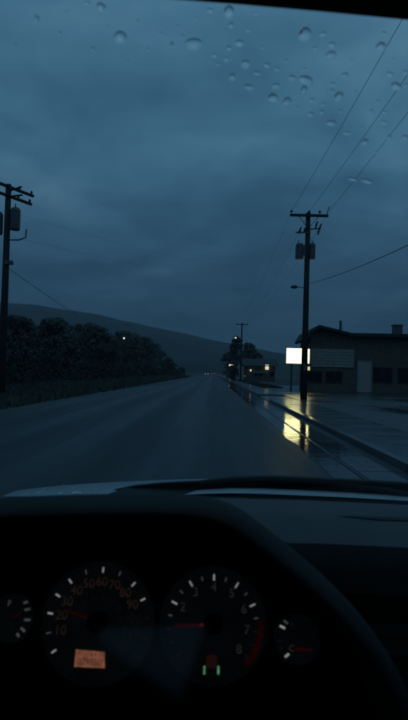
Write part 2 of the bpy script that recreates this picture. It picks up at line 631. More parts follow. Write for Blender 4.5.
# ------------------------------------------------------------------ trees
def make_tree(name, loc, h, rx, trunk_h, n, leaf, label, group, seed, conic=0.0):
    rg = np.random.RandomState(seed)
    t = thing(name, label, 'tree', loc, group=group)
    m = MB()
    lean = rg.uniform(-.03, .03, 2) * h
    m.tube([(0, 0, -.1), (lean[0] * .3, lean[1] * .3, h * .3), (lean[0], lean[1], h * .82)],
           [h * .028, h * .02, h * .006], 7)
    for k in range(9):
        a = rg.uniform(0, 6.28)
        z0 = h * rg.uniform(.22, .62)
        L = rx * rg.uniform(.55, .9)
        m.tube([(lean[0] * z0 / h, lean[1] * z0 / h, z0),
                (math.cos(a) * L * .5, math.sin(a) * L * .5, z0 + h * .09),
                (math.cos(a) * L, math.sin(a) * L, z0 + h * rg.uniform(.14, .24))], [h * .011, h * .007, h * .003], 5)
    m.build('trunk', M_BARK, t)
    nc = 46
    cl = []
    for k in range(nc):
        zt = rg.uniform(0, 1) ** .8
        prof = (math.sin(math.pi * (0.12 + .84 * zt)) ** .6) * (1 - conic * zt)
        a = rg.uniform(0, 6.28)
        rr = rx * prof * math.sqrt(rg.uniform(.15, 1.0)) * .85
        cl.append((math.cos(a) * rr, math.sin(a) * rr, trunk_h + (h - trunk_h) * zt * .96, rg.uniform(.16, .30) * rx))
    cl.append((lean[0], lean[1], h * .95, .12 * rx))
    idx = rg.randint(0, len(cl), n)
    cc = np.array(cl)[idx]
    dirs = rg.normal(size=(n, 3))
    dirs /= np.linalg.norm(dirs, axis=1)[:, None]
    rad = cc[:, 3] * rg.uniform(.35, 1.08, n) ** .6
    cen = cc[:, :3] + dirs * rad[:, None] * np.array([1, 1, .75])
    cen[:, 2] = np.clip(cen[:, 2], .2, h * 1.02)
    a = rg.normal(size=(n, 3))
    a /= np.linalg.norm(a, axis=1)[:, None]
    b = np.cross(a, rg.normal(size=(n, 3)))
    b /= np.linalg.norm(b, axis=1)[:, None]
    s = leaf * rg.uniform(.6, 1.3, n)[:, None]
    v = np.stack([cen - a * s, cen + b * s * .45, cen + a * s, cen - b * s * .45], 1).reshape(-1, 3)
    f = np.arange(4 * n).reshape(-1, 4)
    me = bpy.data.meshes.new('crown')
    me.from_pydata(v.tolist(), [], f.tolist())
    me.update()
    link('crown', me, M_LEAF, t)
    return t


TOPS = [(-40, 314), (0, 318), (60, 321), (100, 329), (130, 334), (150, 342), (165, 354), (175, 365), (185, 371), (200, 373)]
ORD = ('first second third fourth fifth sixth seventh eighth ninth tenth eleventh twelfth thirteenth fourteenth '
       'fifteenth sixteenth last').split()
for i, D in enumerate([26, 30, 34, 39, 44, 50, 57, 65, 74, 84, 96, 110, 127, 147, 172, 205, 245]):
    x = -13.5 - random.uniform(0, 3.5) - (3 if i % 2 else 0)
    px = 213 + x / D * FPX
    top = interp(TOPS, px) + random.uniform(-1, 2)
    h = P(px, top, D).z
    h = max(2.6, h)
    make_tree('bushy_tree', (x, D, .05), h, max(2.4, h * random.uniform(.42, .52)), h * .10, 6500 if D < 90 else 3500, .115 + D * .001,
              '%s dark bushy tree past the verge utility pole in the front row' % ORD[i], 'trees along the verge', 100 + i)
# second line deeper to close the bank
for i, D in enumerate([40, 52, 66, 82, 100, 124, 150, 185, 225]):
    x = -22 - random.uniform(0, 5)
    px = 213 + x / D * FPX
    h = max(3.0, P(px, interp(TOPS, px) + random.uniform(-1, 2), D).z)
    make_tree('bushy_tree', (x, D, .18), h, h * .55, h * .05, 4200, .15 + D * .001,
              'dark tree standing behind the first row along the verge', 'trees behind the verge row', 300 + i)
# trees behind the far shop
for i, (px, top, D, w, cn) in enumerate([(236, 336, 128, 2.6, .35), (248, 343, 132, 2.7, .1), (256, 352, 140, 2.2, .0),
                                         (228, 352, 150, 2.4, .2)]):
    b = P(px, 380, D)
    make_tree('tall_tree', (b.x, D, 0), P(px, top, D).z, w, 1.4, 2200, .26,
              ['pointed dark tree with narrow top behind the far shop', 'broad dark tree behind the lit end of the far shop',
               'low round tree past the gable of the far shop', 'short dark tree beside the road past the evergreen shrub'][i],
              'trees around the far shop', 500 + i, cn)


sb_ = P(231.5, 382, 88)
make_tree('evergreen_shrub', (3.35, 88, .09), 2.3, .95, .15, 1500, .16, 'dense dark evergreen shrub on the sidewalk edge before the far shop', None, 620, .2)['category'] = 'shrub'


def tufts(name, n, xr, yr, h, mat_, label, seed, zf=lambda x: 0.0):
    rg = np.random.RandomState(seed)
    y = yr[0] + (yr[1] - yr[0]) * rg.uniform(0, 1, n) ** 1.8
    x = rg.uniform(xr[0], xr[1], n)
    z = np.array([zf(a) for a in x])
    hh = h * rg.uniform(.4, 1.2, n) * (1 + y / 120)
    ang = rg.uniform(0, 3.14, n)
    w = .05 * (1 + y / 30)
    dx, dy = np.cos(ang) * w, np.sin(ang) * w
    v = np.stack([np.stack([x - dx, y - dy, z], 1), np.stack([x + dx, y + dy, z], 1),
                  np.stack([x + rg.normal(0, .3, n) * hh, y + rg.normal(0, .3, n) * hh, z + hh], 1)], 1).reshape(-1, 3)
    me = bpy.data.meshes.new(name)
    me.from_pydata(v.tolist(), [], np.arange(3 * n).reshape(-1, 3).tolist())
    me.update()
    return tag(link(name, me, mat_), label, 'grass', kind='stuff')


bankz = lambda x: -0.02 if x > -8 else -0.02 + .015 * min(9, -8 - x)
tufts('verge_grass', 26000, (-13.5, LEFT - .15), (6, 150), .22, M_GRASS, 'rough dark grass on the verge beside the road', 7, bankz)
rg = np.random.RandomState(21)
n = 26000
cy = 16 + 230 * rg.uniform(0, 1, n) ** 1.7
cxx = -12.2 - 10 * rg.uniform(0, 1, n) ** 1.5
lump = .75 + .35 * np.sin(cy * .9 + cxx) + .25 * np.sin(cy * .37 + 2 * cxx)
cz_ = np.maximum(.05, lump * np.clip((-11.6 - cxx) * .6, .25, 1.0) * 1.7 * rg.uniform(0, 1, n) ** .7)
cen_ = np.stack([cxx + rg.normal(0, .15, n), cy, cz_ + .05], 1)
a_ = rg.normal(size=(n, 3)); a_ /= np.linalg.norm(a_, axis=1)[:, None]
b_ = np.cross(a_, rg.normal(size=(n, 3))); b_ /= np.linalg.norm(b_, axis=1)[:, None]
s_ = ((.10 + cy * .0014) * rg.uniform(.6, 1.3, n))[:, None]
v_ = np.stack([cen_ - a_ * s_, cen_ + b_ * s_ * .5, cen_ + a_ * s_, cen_ - b_ * s_ * .5], 1).reshape(-1, 3)
me = bpy.data.meshes.new('undergrowth')
me.from_pydata(v_.tolist(), [], np.arange(4 * n).reshape(-1, 4).tolist())
me.update()
tag(link('undergrowth', me, mat('undergrowth_leaves', (0.045, 0.048, 0.042), 0.9, .2, .4, spec=.05)), 'dense dark undergrowth below the row of trees', 'undergrowth', kind='stuff')
tufts('strip_grass', 4000, (4.2, 6.2), (50, 110), .14, M_GRASS, 'short grass strip behind the sidewalk past the building', 9)

# ------------------------------------------------------------------ utility poles and wires
def can(mb, x, y, z, r, h, n=14):
    mb.tube([(x, y, z), (x, y, z + h * .04), (x, y, z + h * .9), (x, y, z + h)], [r * .9, r, r, r * .75], n)


def insulators(t, xs_, y, z):
    for x in xs_:
        m = MB()
        m.tube([(x, y, z), (x, y, z + .10)], .018, 6)
        m.tube([(x, y, z + .08), (x, y, z + .11), (x, y, z + .16), (x, y, z + .2)], [.05, .075, .05, .03], 10)
        m.build('insulator', M_PORC, t, smooth=False)


def pole_shaft(t, h, r0=.16, r1=.11):
    m = MB()
    m.tube([(0, 0, -.3), (0, 0, h * .5), (0, 0, h)], [r0, (r0 + r1) / 2, r1], 14)
    m.build('shaft', M_POLE, t, smooth=True)


PD = 28.0
pb = P(303.6, 397, PD)
ptop = P(308.5, 214, PD)
PZ = ptop.z
rp = thing('utility_pole', 'tall wooden utility pole with transformers beside the lit sign', 'utility pole', (pb.x, PD, 0.05),
           group='wooden utility poles')
rp.rotation_euler = (0, math.atan2((ptop.x - pb.x) * .6, PZ), 0)
pole_shaft(rp, PZ, .17, .115)
s = PD / FPX
MB().bar((-.92, -.13, PZ - .16), (.98, -.13, PZ - .16), .10, .12).build('crossarm', M_POLE, rp)
insulators(rp, (-.86, .02, .55), -.13, PZ - .1)
m = MB().tube([(.9, -.13, PZ - .1), (.95, -.13, PZ + .1), (1.03, -.13, PZ + .30)], [.022, .022, .03], 6)
m.build('insulator', M_PORC, rp)
for sx in (-1, 1):
    MB().bar((sx * .5, -.14, PZ - .2), (sx * .06, -.14, PZ - .75), .03, .03).build('brace', M_GALV, rp)
MB().bar((-.62, -.1, PZ - 1.02), (.12, -.1, PZ - 1.0), .06, .07).build('bracket_arm', M_GALV, rp)
for dx, dz in ((-.45, -.92), (-.2, -.86), (.36, -.62), (.55, -.72), (.48, -.95)):
    m = MB()
    m.tube([(dx, -.13, PZ + dz - .18), (dx + .03, -.15, PZ + dz), (dx + .10, -.16, PZ + dz + .16)], [.03, .055, .03], 8)
    m.build('fuse_cutout', M_PORC, rp)
MB().bar((.05, -.1, PZ - .85), (.62, -.13, PZ - .80), .05, .06).build('bracket_arm', M_GALV, rp)
m = MB()
can(m, -.40, -.05, PZ - 2.35, .20, .78)
tr_ = m.build('transformer', M_GALV, rp)
MB().tube([(-.45, -.05, PZ - 1.57), (-.46, -.05, PZ - 1.4)], [.03, .02], 6).build('bushing', M_PORC, tr_)
MB().bar((-.22, -.02, PZ - 1.9), (-.1, -.02, PZ - 1.9), .2, .5).build('mount', M_GALV, tr_)
m = MB()
can(m, .24, -.12, PZ - 2.35, .14, .80)
tr_ = m.build('transformer', M_GALV, rp)
MB().tube([(.22, -.12, PZ - 1.55), (.22, -.12, PZ - 1.4)], [.03, .02], 6).build('bushing', M_PORC, tr_)
# unlit street lamp head on a short arm
m = MB().tube([(-.1, 0, PZ - 3.78), (-.35, 0, PZ - 3.74), (-.55, 0, PZ - 3.74)], .022, 8)
la = m.build('lamp_arm', M_GALV, rp)
m = MB().tube([(-.45, 0, PZ - 3.75), (-.52, 0, PZ - 3.73), (-.70, 0, PZ - 3.74), (-.78, 0, PZ - 3.76)], [.05, .09, .09, .03], 10)
m.build('lamp_head', M_GALV, la)
MB().box((.0, -.17, 1.6), (.14, .06, .3)).build('meter_box', M_GALV, rp)

LD = 24.0
lb = P(1.5, 392, LD)
ltop = P(4.6, 184.5, LD)
LZ = ltop.z
lp = thing('utility_pole', 'wooden utility pole rising from the dark trees on the verge', 'utility pole', (lb.x, LD, 0),
           group='wooden utility poles')
pole_shaft(lp, LZ, .17, .12)
rot = R(62)
for dz, L in ((-.12, 1.5), (-.52, 1.4)):
    c_, s_ = math.cos(rot), math.sin(rot)
    MB().bar((-L * c_, -L * s_ - .14, LZ + dz), (L * c_, L * s_ - .14, LZ + dz), .09, .11).build('crossarm', M_POLE, lp)
    for q in (-.92, -.45, .45, .92):
        m = MB().tube([(q * L * c_, q * L * s_ - .14, LZ + dz), (q * L * c_, q * L * s_ - .14, LZ + dz + .14),
                       (q * L * c_, q * L * s_ - .14, LZ + dz + .2)], [.02, .06, .035], 8)
        m.build('insulator', M_PORC, lp)
for (x0, z0), (x1, z1) in (((.1, -.3), (.62, -.12)), ((.08, -.55), (.66, -.48))):
    MB().bar((x0, -.1, LZ + z0), (x1, -.12, LZ + z1), .05, .06).build('bracket_arm', M_POLE, lp)
m = MB()
can(m, .38, -.1, LZ - 2.0, .21, .95)
tr_ = m.build('transformer', M_GALV, lp)
MB().tube([(.38, -.1, LZ - 1.06), (.36, -.1, LZ - .85)], [.035, .02], 6).build('bushing', M_PORC, tr_)
m = MB()
can(m, -.36, -.1, LZ - 2.2, .2, .95)
tr_ = m.build('transformer', M_GALV, lp)
MB().tube([(-.36, -.1, LZ - 1.26), (-.36, -.1, LZ - 1.05)], [.035, .02], 6).build('bushing', M_PORC, tr_)
m = MB().tube([(.08, -.05, LZ - 2.42), (.55, -.05, LZ - 2.42), (.84, -.05, LZ - 2.3), (.86, -.05, LZ - 1.95)], .03, 6)
m.build('bracket_arm', M_GALV, lp)
MB().box((.16, -.1, LZ - 3.42), (.34, .2, .16)).build('cable_clamp', M_GALV, lp)

FD = 92.0
fb = P(240.5, 381, FD)
FZ = P(240.5, 323, FD).z
fp = thing('utility_pole', 'far utility pole with a lit street lamp beside the far shop', 'utility pole', (fb.x, FD, 0.05),
           group='wooden utility poles')
pole_shaft(fp, FZ, .16, .11)
MB().bar((-1.0, -.13, FZ - .3), (1.0, -.13, FZ - .3), .10, .12).build('crossarm', M_POLE, fp)
insulators(fp, (-.9, .3, .9), -.13, FZ - .24)
lampz = P(235.6, 338, FD)
m = MB().tube([(0, 0, lampz.z - .2), (-.45, -.05, lampz.z + .05), (lampz.x - fb.x, -.1, lampz.z + .1)], .03, 6)
la = m.build('lamp_arm', M_GALV, fp)
lx = lampz.x - fb.x
MB().tube([(lx + .2, -.1, lampz.z + .12), (lx, -.1, lampz.z + .16), (lx - .25, -.1, lampz.z + .1)], [.06, .14, .05], 8).build('lamp_head', M_GALV, la)
MB().tube([(lx, -.1, lampz.z + .05), (lx, -.1, lampz.z - .06), (lx, -.1, lampz.z - .14)], [.14, .13, .04], 10).build('lamp_lens', M_LAMP, la)


def wire(name, pts, sag, rad, label, group=None, seg=22):
    pts = [Vector(p) for p in pts]
    out = []
    for a, b in zip(pts, pts[1:]):
        for k in range(seg + 1):
            t = k / seg
            p = a.lerp(b, t)
            p.z -= sag * 4 * t * (1 - t)
            out.append(p)
    o = MB().tube(out, rad, 5, False).build(name, M_WIRE)
    return tag(o, label, 'wire', group)


ex = ptop.x
for k, (dx, px, py, lab) in enumerate([(-.86, 403, 22, 'power line from the crossarm end above the transformers, running overhead'),
                                       (.02, 404, 84, 'power line from the crossarm centre above the transformers, running overhead'),
                                       (.98, 402, 124, 'power line from the upturned crossarm tip above the transformers, running overhead')]):
    a = Vector((ex + dx, PD - .13, PZ + .1))
    d = ray(px, py)
    q = CAM_LOC + d * ((PZ - .25 - EYE) / d.z)
    e = a + (q - a) * ((PD + 16) / (PD - q.y))
    e.z = PZ + .3
    wire('power_line', [a, e], .35, .0065, lab, 'overhead power lines')
    wire('power_line', [a, (fb.x + (-.9, .3, .9)[k], FD - .13, FZ - .05)], .9, .0045,
         'power line strung between the transformer pole and the far pole', 'overhead power lines')
a = P(307, 284, PD - .1)
q = P(408, 237, 15)
wire('service_cable', [a, a + (q - a) * 1.5], .25, .011, 'thick service cable from the transformer pole over to the dark building side')
for k, (py0, x1, y1, Y1) in enumerate([(214, 250, 232, 90), (238, 250, 243, 90), (272, 250, 292, 90)]):
    wire('power_line', [P(9, py0 - 2, LD), P(x1 - 130 * (k == 2), y1 + 34, Y1)], .7, .0032,
         'thin line leaving the pole in the verge trees towards the far shop', 'thin lines from the verge pole')
wire('guy_wire', [P(6, 266, LD), P(78, 316, 27)], .05, .009, 'slanting guy wire below the clamp of the verge pole')

# ------------------------------------------------------------------ lit roadside sign
SD_ = 42.0
c0, c1 = P(286.5, 348, SD_), P(309.5, 363.5, SD_)
sx0, sx1, sz0, sz1 = c0.x, c1.x, c1.z - .03, c0.z
sw, sh = sx1 - sx0, sz1 - sz0
sg = thing('roadside_sign', 'lit yellow-white box sign on two posts behind the transformer pole', 'sign', ((sx0 + sx1) / 2, SD_, .05))
zc_ = (sz0 + sz1) / 2 - .05
MB().box((0, .14, zc_), (sw + .06, .24, sh + .06)).build('cabinet', M_SIGNFR, sg, bevel=.01)
fw = sw * .80
MB().box((-sw / 2 + fw / 2, -.0, zc_), (fw - .02, .03, sh - .02)).build('lit_panel', M_SIGN, sg)
MB().box((sw / 2 - (sw - fw) / 2, -.0, zc_ - .0), (sw - fw - .04, .03, sh - .06)).build('lit_panel', M_SIGN, sg)
for sx in (-1, 1):
    MB().box((sx * (sw / 2 + .015), .01, zc_), (.03, .08, sh + .06)).build('frame_rail', M_SIGNFR, sg)
for sz in (-1, 1):
    MB().box((0, .01, zc_ + sz * (sh / 2 + .015)), (sw, .08, .03)).build('frame_rail', M_SIGNFR, sg)
zb = zc_ - sh / 2
for sx in (-.45, .28):
    MB().box((sx, .16, zb / 2 - .02), (.12, .12, zb)).build('post', M_SIGNFR, sg)
q0 = P(308.5, 368.5, SD_)
MB().box((q0.x - (sx0 + sx1) / 2, .0, q0.z - .05), (.20, .05, .28)).build('lit_panel', M_SIGN2, sg)
MB().bar((q0.x - (sx0 + sx1) / 2, .06, q0.z + .05), (q0.x - (sx0 + sx1) / 2, .1, zb), .04, .04).build('hanger', M_SIGNFR, sg)

# ------------------------------------------------------------------ building beside the road
BD = 43.0


def bp(px, py, d=BD):
    p = P(px, py, d)
    return p.x, p.z


bld = thing('roadside_building', 'low dark shop building with a shallow gable and white door', 'building', (0, 0, 0))
xl, _ = bp(307, 360)
xr = 22.0
DEP = 4.6
zwall = bp(330, 343)[1]
ga = bp(318, 325.5)
gl = bp(304.5, 339)
gl2 = bp(309, 331)
gr = bp(347, 333.0)
# walls
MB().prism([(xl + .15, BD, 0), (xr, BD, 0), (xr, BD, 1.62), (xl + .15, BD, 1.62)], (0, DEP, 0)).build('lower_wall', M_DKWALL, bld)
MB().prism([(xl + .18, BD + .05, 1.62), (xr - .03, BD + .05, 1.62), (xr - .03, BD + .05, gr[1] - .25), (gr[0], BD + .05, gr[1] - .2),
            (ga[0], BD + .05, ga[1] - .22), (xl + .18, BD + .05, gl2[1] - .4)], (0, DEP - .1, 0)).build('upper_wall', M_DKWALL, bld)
# lap siding board by board, coloured paler where the sign lights the gable end
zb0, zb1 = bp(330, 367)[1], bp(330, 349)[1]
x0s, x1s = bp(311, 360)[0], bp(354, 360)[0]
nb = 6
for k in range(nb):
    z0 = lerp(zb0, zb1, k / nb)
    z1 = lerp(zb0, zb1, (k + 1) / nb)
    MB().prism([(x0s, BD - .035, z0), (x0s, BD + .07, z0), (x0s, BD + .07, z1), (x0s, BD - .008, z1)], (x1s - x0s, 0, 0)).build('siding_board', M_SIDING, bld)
# gable roof and long flat roof
rf = MB().prism([(gl[0], BD - .6, gl[1]), (gl2[0], BD - .6, gl2[1]), (ga[0], BD - .6, ga[1]), (gr[0] + .1, BD - .6, gr[1]),
                 (gr[0] + .1, BD - .6, gr[1] - .2), (ga[0], BD - .6, ga[1] - .2), (gl2[0] + .15, BD - .6, gl2[1] - .22), (gl[0] + .1, BD - .6, gl[1] - .15)],
                (0, DEP + 1.2, 0)).build('roof', M_ROOF, bld)
fz = bp(400, 335.3)[1]
MB().prism([(gr[0] + .1, BD - .5, gr[1] - .25), (xr + .4, BD - .5, fz + .12 - .25), (xr + .4, BD - .5, fz + .12), (gr[0] + .1, BD - .5, gr[1] - .02)],
           (0, DEP + 1, 0)).build('roof', M_ROOF, bld)
MB().box(((gr[0] + xr) / 2 + .2, BD - .53, fz - .10), (xr - gr[0], .04, .2)).build('fascia', M_ROOF, bld)
vx, vz = bp(349.5, 318)
MB().tube([(vx, BD + 3, fz - .6), (vx, BD + 3, vz), (vx, BD + 3, vz + .05)], [.11, .11, .14], 10).build('vent_pipe', M_GALV, rf)
cx, cz = bp(405, 324)
MB().box((cx + .12, BD + 2.2, cz - .6), (.62, .7, 1.3)).build('chimney', M_GALV, rf)
MB().box((cx + .12, BD + 2.2, cz + .08), (.74, .82, .08)).build('chimney_cap', M_GALV, rf)
# door
dx0, dx1 = bp(357, 380)[0], bp(371.5, 380)[0]
dz1 = bp(364, 361.5)[1]
dr = MB().box(((dx0 + dx1) / 2, BD - .02, dz1 / 2 + .04), (dx1 - dx0 - .1, .05, dz1 - .06)).build('door', M_DOORW, bld)
for zz in (.30, .72):
    MB().box(((dx0 + dx1) / 2, BD - .052, dz1 * zz), (dx1 - dx0 - .32, .012, dz1 * .32)).build('panel', M_DOORW, dr, bevel=.004)
MB().tube([(dx0 + .14, BD - .05, dz1 * .5), (dx0 + .14, BD - .1, dz1 * .5), (dx0 + .14, BD - .12, dz1 * .5)], [.02, .03, .02], 8).build('handle', M_GALV, dr)
for xx in (dx0, dx1):
    MB().box((xx, BD - .03, dz1 / 2 + .06), (.09, .09, dz1 + .08)).build('door_frame', M_TRIM, bld)
MB().box(((dx0 + dx1) / 2, BD - .03, dz1 + .08), (dx1 - dx0 - .09, .088, .08)).build('door_frame', M_TRIM, bld)
MB().box(((dx0 + dx1) / 2, BD - .35, .05), (dx1 - dx0 + .5, .6, .1)).build('door_step', M_WALK, bld)
# windows: dark glass in thin frames
for wx0, wx1, wz0, wz1 in ((bp(314, 0)[0], bp(330, 0)[0], .75, 1.6), (bp(334, 0)[0], bp(350, 0)[0], .75, 1.6),
                           (bp(380, 0)[0], bp(399, 0)[0], .85, 2.0), (bp(405, 0)[0], bp(425, 0)[0], .85, 2.0)):
    w = MB().box(((wx0 + wx1) / 2, BD - .01, (wz0 + wz1) / 2), (wx1 - wx0 - .1, .03, wz1 - wz0 - .1)).build('window', M_GLASSDK, bld)
    fr = MB()
    fr.box(((wx0 + wx1) / 2, BD - .02, wz0), (wx1 - wx0 + .06, .07, .06))
    fr.box(((wx0 + wx1) / 2, BD - .02, wz1), (wx1 - wx0 + .06, .07, .06))
    for xx in (wx0, (wx0 + wx1) / 2, wx1):
        fr.box((xx, BD - .02, (wz0 + wz1) / 2), (.05, .066, wz1 - wz0 - .06))
    fr.build('frame', M_ROOF, w)

# ------------------------------------------------------------------ far shop
SH = 100.0


def fpnt(px, py, d=SH):
    p = P(px, py, d)
    return p.x, p.z


shop = thing('far_shop', 'small far shop with pale end wall and lit sign', 'building', (0, 0, 0))
x0, _ = fpnt(237.2, 375)
x1, zt = fpnt(243.8, 367)
MB().prism([(x0, SH, 0), (x1, SH, 0), (x1, SH, zt), ((x0 + x1) / 2, SH, zt + .25), (x0, SH, zt)], (0, 6, 0)).build('end_wall', M_DOORW, shop)
x2, zs = fpnt(276, 366.5)
MB().prism([(x1 + .02, SH + 1.0, 0), (x2, SH + 1.0, 0), (x2, SH + 1.0, zs), (x1 + .02, SH + 1.0, zs)], (0, 8, 0)).build('wall', M_DKWALL, shop)
MB().prism([(x1 - .2, SH + .3, zs), (x2 + .6, SH + .3, zs), (x2 + .6, SH + 5, zs + 1.3), (x1 - .2, SH + 5, zs + 1.3)], (0, .1, .12)).build('roof', M_ROOF, shop)
a, az = fpnt(254, 372)
b, bz = fpnt(268, 372.3)
MB().box(((a + b) / 2, SH + .8, az), (b - a, .06, .40)).build('fascia', M_TRIM, shop)
lxx, lz = fpnt(250.7, 370.2, SH + .8)
MB().tube([(lxx, SH + .8, lz + .12), (lxx, SH + .8, lz - .1), (lxx, SH + .8, lz - .2)], [.14, .16, .06], 10).build('wall_lamp', M_LAMPW, shop)
lxx, lz = fpnt(245, 376, SH - .1)
MB().tube([(lxx, SH + .9, lz + .08), (lxx, SH + .9, lz - .08)], [.06, .08], 8).build('wall_lamp', emat('dim_wall_lamp', (.9, .95, .9), .25), shop)
lxx, lz = fpnt(267, 367.2, SH + .7)
MB().box((lxx, SH + .72, lz), (.62, .16, .90)).build('sign_box', M_LAMPW, shop)
for px in (256, 261, 272):
    wx, _ = fpnt(px, 370, SH + .95)
    w = MB().box((wx, SH + .98, 1.3), (.62, .06, .9)).build('window', M_GLASSDK, shop)
    MB().box((wx, SH + .96, .8), (.74, .12, .07)).build('sill', M_TRIM, w)
shed = thing('far_shed', 'dark gabled shed with a small warm lamp past the evergreen shrub', 'building', (0, 0, 0))
D2 = 135
x0, _ = fpnt(227, 375, D2)
x1, zt = fpnt(236.5, 367.5, D2)
MB().prism([(x0, D2, 0), (x1, D2, 0), (x1, D2, zt), (x0, D2, zt)], (0, 6, 0)).build('wall', M_DKWALL, shed)
MB().prism([(x0 - .2, D2 - .2, zt), (x1 + .2, D2 - .2, zt), ((x0 + x1) / 2, D2 - .2, zt + .7)], (0, 6.4, 0)).build('roof', M_ROOF, shed)
lxx, lz = fpnt(231, 365.2, D2 - .4)
MB().box((lxx, D2 - .35, lz), (1.0, .12, .40)).build('lamp', M_LAMPW, shed)
lxx, lz = fpnt(235.4, 366.2, D2 - .4)
MB().box((lxx, D2 - .35, lz), (.22, .1, .22)).build('lamp', emat('dim_warm_lamp', (1, .85, .6), 1.2), shed)

# ------------------------------------------------------------------ street lamp above the verge trees, cars far off
SLD = 66.0
lm = P(124, 338.3, SLD)
sl = thing('street_lamp', 'lit white street lamp on a thin pole among the verge trees', 'street lamp', (lm.x - .9, SLD, 0))
MB().tube([(0, 0, -.2), (0, 0, lm.z - .4), (.3, 0, lm.z + .1), (.75, 0, lm.z + .15)], [.07, .045, .035, .03], 8).build('post', M_POLE, sl)
MB().tube([(.6, 0, lm.z + .14), (.85, 0, lm.z + .2), (1.15, 0, lm.z + .12)], [.06, .16, .05], 10).build('lamp_head', M_GALV, sl)
MB().tube([(.9, 0, lm.z + .1), (.9, 0, lm.z), (.9, 0, lm.z - .1)], [.11, .11, .04], 10).build('lamp_lens', M_LAMP, sl)


def make_car(name, loc, rz, paint, label, tall, lights):
    """lights: 'head' or 'tail' lit, seen from -Y"""
    t = thing(name, label, 'van' if tall else 'car', loc, rz)
    w, L = 1.75, 4.4
    if tall:
        prof = [(0, .35), (0, 1.1), (.1, 1.85), (3.1, 1.9), (3.6, 1.15), (4.35, .95), (4.4, .35)]
    else:
        prof = [(0, .35), (0, .92), (.75, 1.0), (1.2, 1.42), (2.5, 1.45), (3.2, .98), (4.3, .82), (4.4, .35)]
    MB().prism([(-w / 2, y, z) for y, z in prof], (w, 0, 0)).build('body', paint, t, bevel=.07)
    if tall:
        MB().box((0, -.02 + .05, 1.48), (1.4, .04, .5)).build('window', M_GLASSDK, t)
    else:
        MB().prism([(-.68, .80, 1.03), (.68, .80, 1.03), (.58, 1.17, 1.38), (-.58, 1.17, 1.38)], (0, -.03, .01)).build('window', M_GLASSDK, t)
    for sx in (-1, 1):
        for y in (.8, 3.5):
            wh = MB().tube([(sx * (w / 2 - .2), y, .33), (sx * (w / 2 + .01), y, .33)], .33, 18).build('wheel', M_TYRE, t)
            MB().tube([(sx * (w / 2 + .005), y, .33), (sx * (w / 2 + .02), y, .33)], .2, 14).build('rim', M_RIM, wh)
        if lights == 'head':
            MB().box((sx * .62, -.01, .72), (.26, .06, .16)).build('headlight', M_LAMP, t)
        elif lights == 'tail':
            MB().box((sx * .72, -.01, .8), (.18, .06, .2)).build('tail_light', M_TAIL, t)
        else:
            MB().box((sx * .8, -.005, 1.0), (.1, .05, .3)).build('tail_light', mat('unlit_tail_lens', (.12, .01, .01), .2, .1, 9), t)
    MB().box((0, -.03, .42), (w - .1, .1, .16)).build('bumper', M_CARDK, t)
    return t


o = make_car('oncoming_car', (-2.9, 260, 0.03), 0, M_CARGY, 'distant oncoming car with white headlights lit', False, 'head')
make_car('leading_car', (0.1, 300, 0.03), 0, M_CARGY, 'distant car ahead with red tail lights lit', False, 'tail')

# ------------------------------------------------------------------ the car we sit in
car = thing('car', 'dark car interior and silver hood behind the rain-spotted windshield', 'car', (0, 0, 0))
XC = .36


def ws_point(u, v):
    x = XC + u * lerp(.82, .68, v)
    y = lerp(1.13 - .17 * u * u, .39 - .07 * u * u, v)
    z = EYE + lerp(-.252, .335, v)
    return Vector((x, y, z))


def ws_g(p):
    v = (p.z - EYE + .252) / (.335 + .252)
    u = (p.x - XC) / lerp(.82, .68, v)
    return p.y - lerp(1.13 - .17 * u * u, .39 - .07 * u * u, v), u, v


def ws_hit(px, py):
    d = ray(px, py)
    a, b = .15, 2.5
    for _ in range(60):
        m_ = (a + b) / 2
        if ws_g(CAM_LOC + d * m_)[0] > 0:
            b = m_
        else:
            a = m_
    p = CAM_LOC + d * a
    _, u, v = ws_g(p)
    e = 1e-3
    tu = (ws_point(u + e, v) - ws_point(u - e, v)).normalized()
    tv = (ws_point(u, v + e) - ws_point(u, v - e)).normalized()
    n = tu.cross(tv).normalized()
    if n.y < 0:
        n = -n
    return p, tu, tv, n


MB().grid([[ws_point(-1 + 2 * i / 24, j / 10) for i in range(25)] for j in range(11)]).build('windshield', MATS['windshield_glass'], car, smooth=True)

# roof: header edge, liner, outer skin
hdr = [(-260, -22), (-100, -16), (0, -11), (80, -6.5), (160, -1.5), (240, 4.5), (320, 11.5), (408, 20), (520, 29), (700, 42), (900, 58)]
lip = [P(px, py, .405) for px, py in hdr]
rows = [[Vector((p.x, .47, p.z + .075)) for p in lip], [Vector((p.x, .43, p.z + .03)) for p in lip], [Vector((p.x, .405, p.z)) for p in lip],
        [Vector((p.x, .37, p.z - .004)) for p in lip], [Vector((p.x, .30, p.z + .03)) for p in lip],
        [Vector((p.x, -.2, EYE + .34)) for p in lip], [Vector((p.x, -1.0, EYE + .30)) for p in lip]]
MB().grid(rows).build('headliner', M_LINER, car, smooth=True)
MB().box((XC, -.28, EYE + .40), (1.56, 1.42, .03)).build('roof_skin', M_SILVER, car, bevel=.01)

# binnacle (instrument hood) lofted from its near lip
LIPY = .50
bprof = [(-260, 560), (-200, 530), (-130, 512), (-60, 504), (0, 501), (60, 499), (120, 498), (180, 498.5), (215, 502), (243, 513), (270, 534),
         (310, 565), (350, 601), (390, 645), (425, 700), (450, 780)]
L0 = [P(px, py + 4.5, LIPY) for px, py in bprof]
cxm = P(150, 620, LIPY)


def inward(p, k):
    return Vector((lerp(p.x, cxm.x, k), p.y, lerp(p.z, cxm.z, k)))


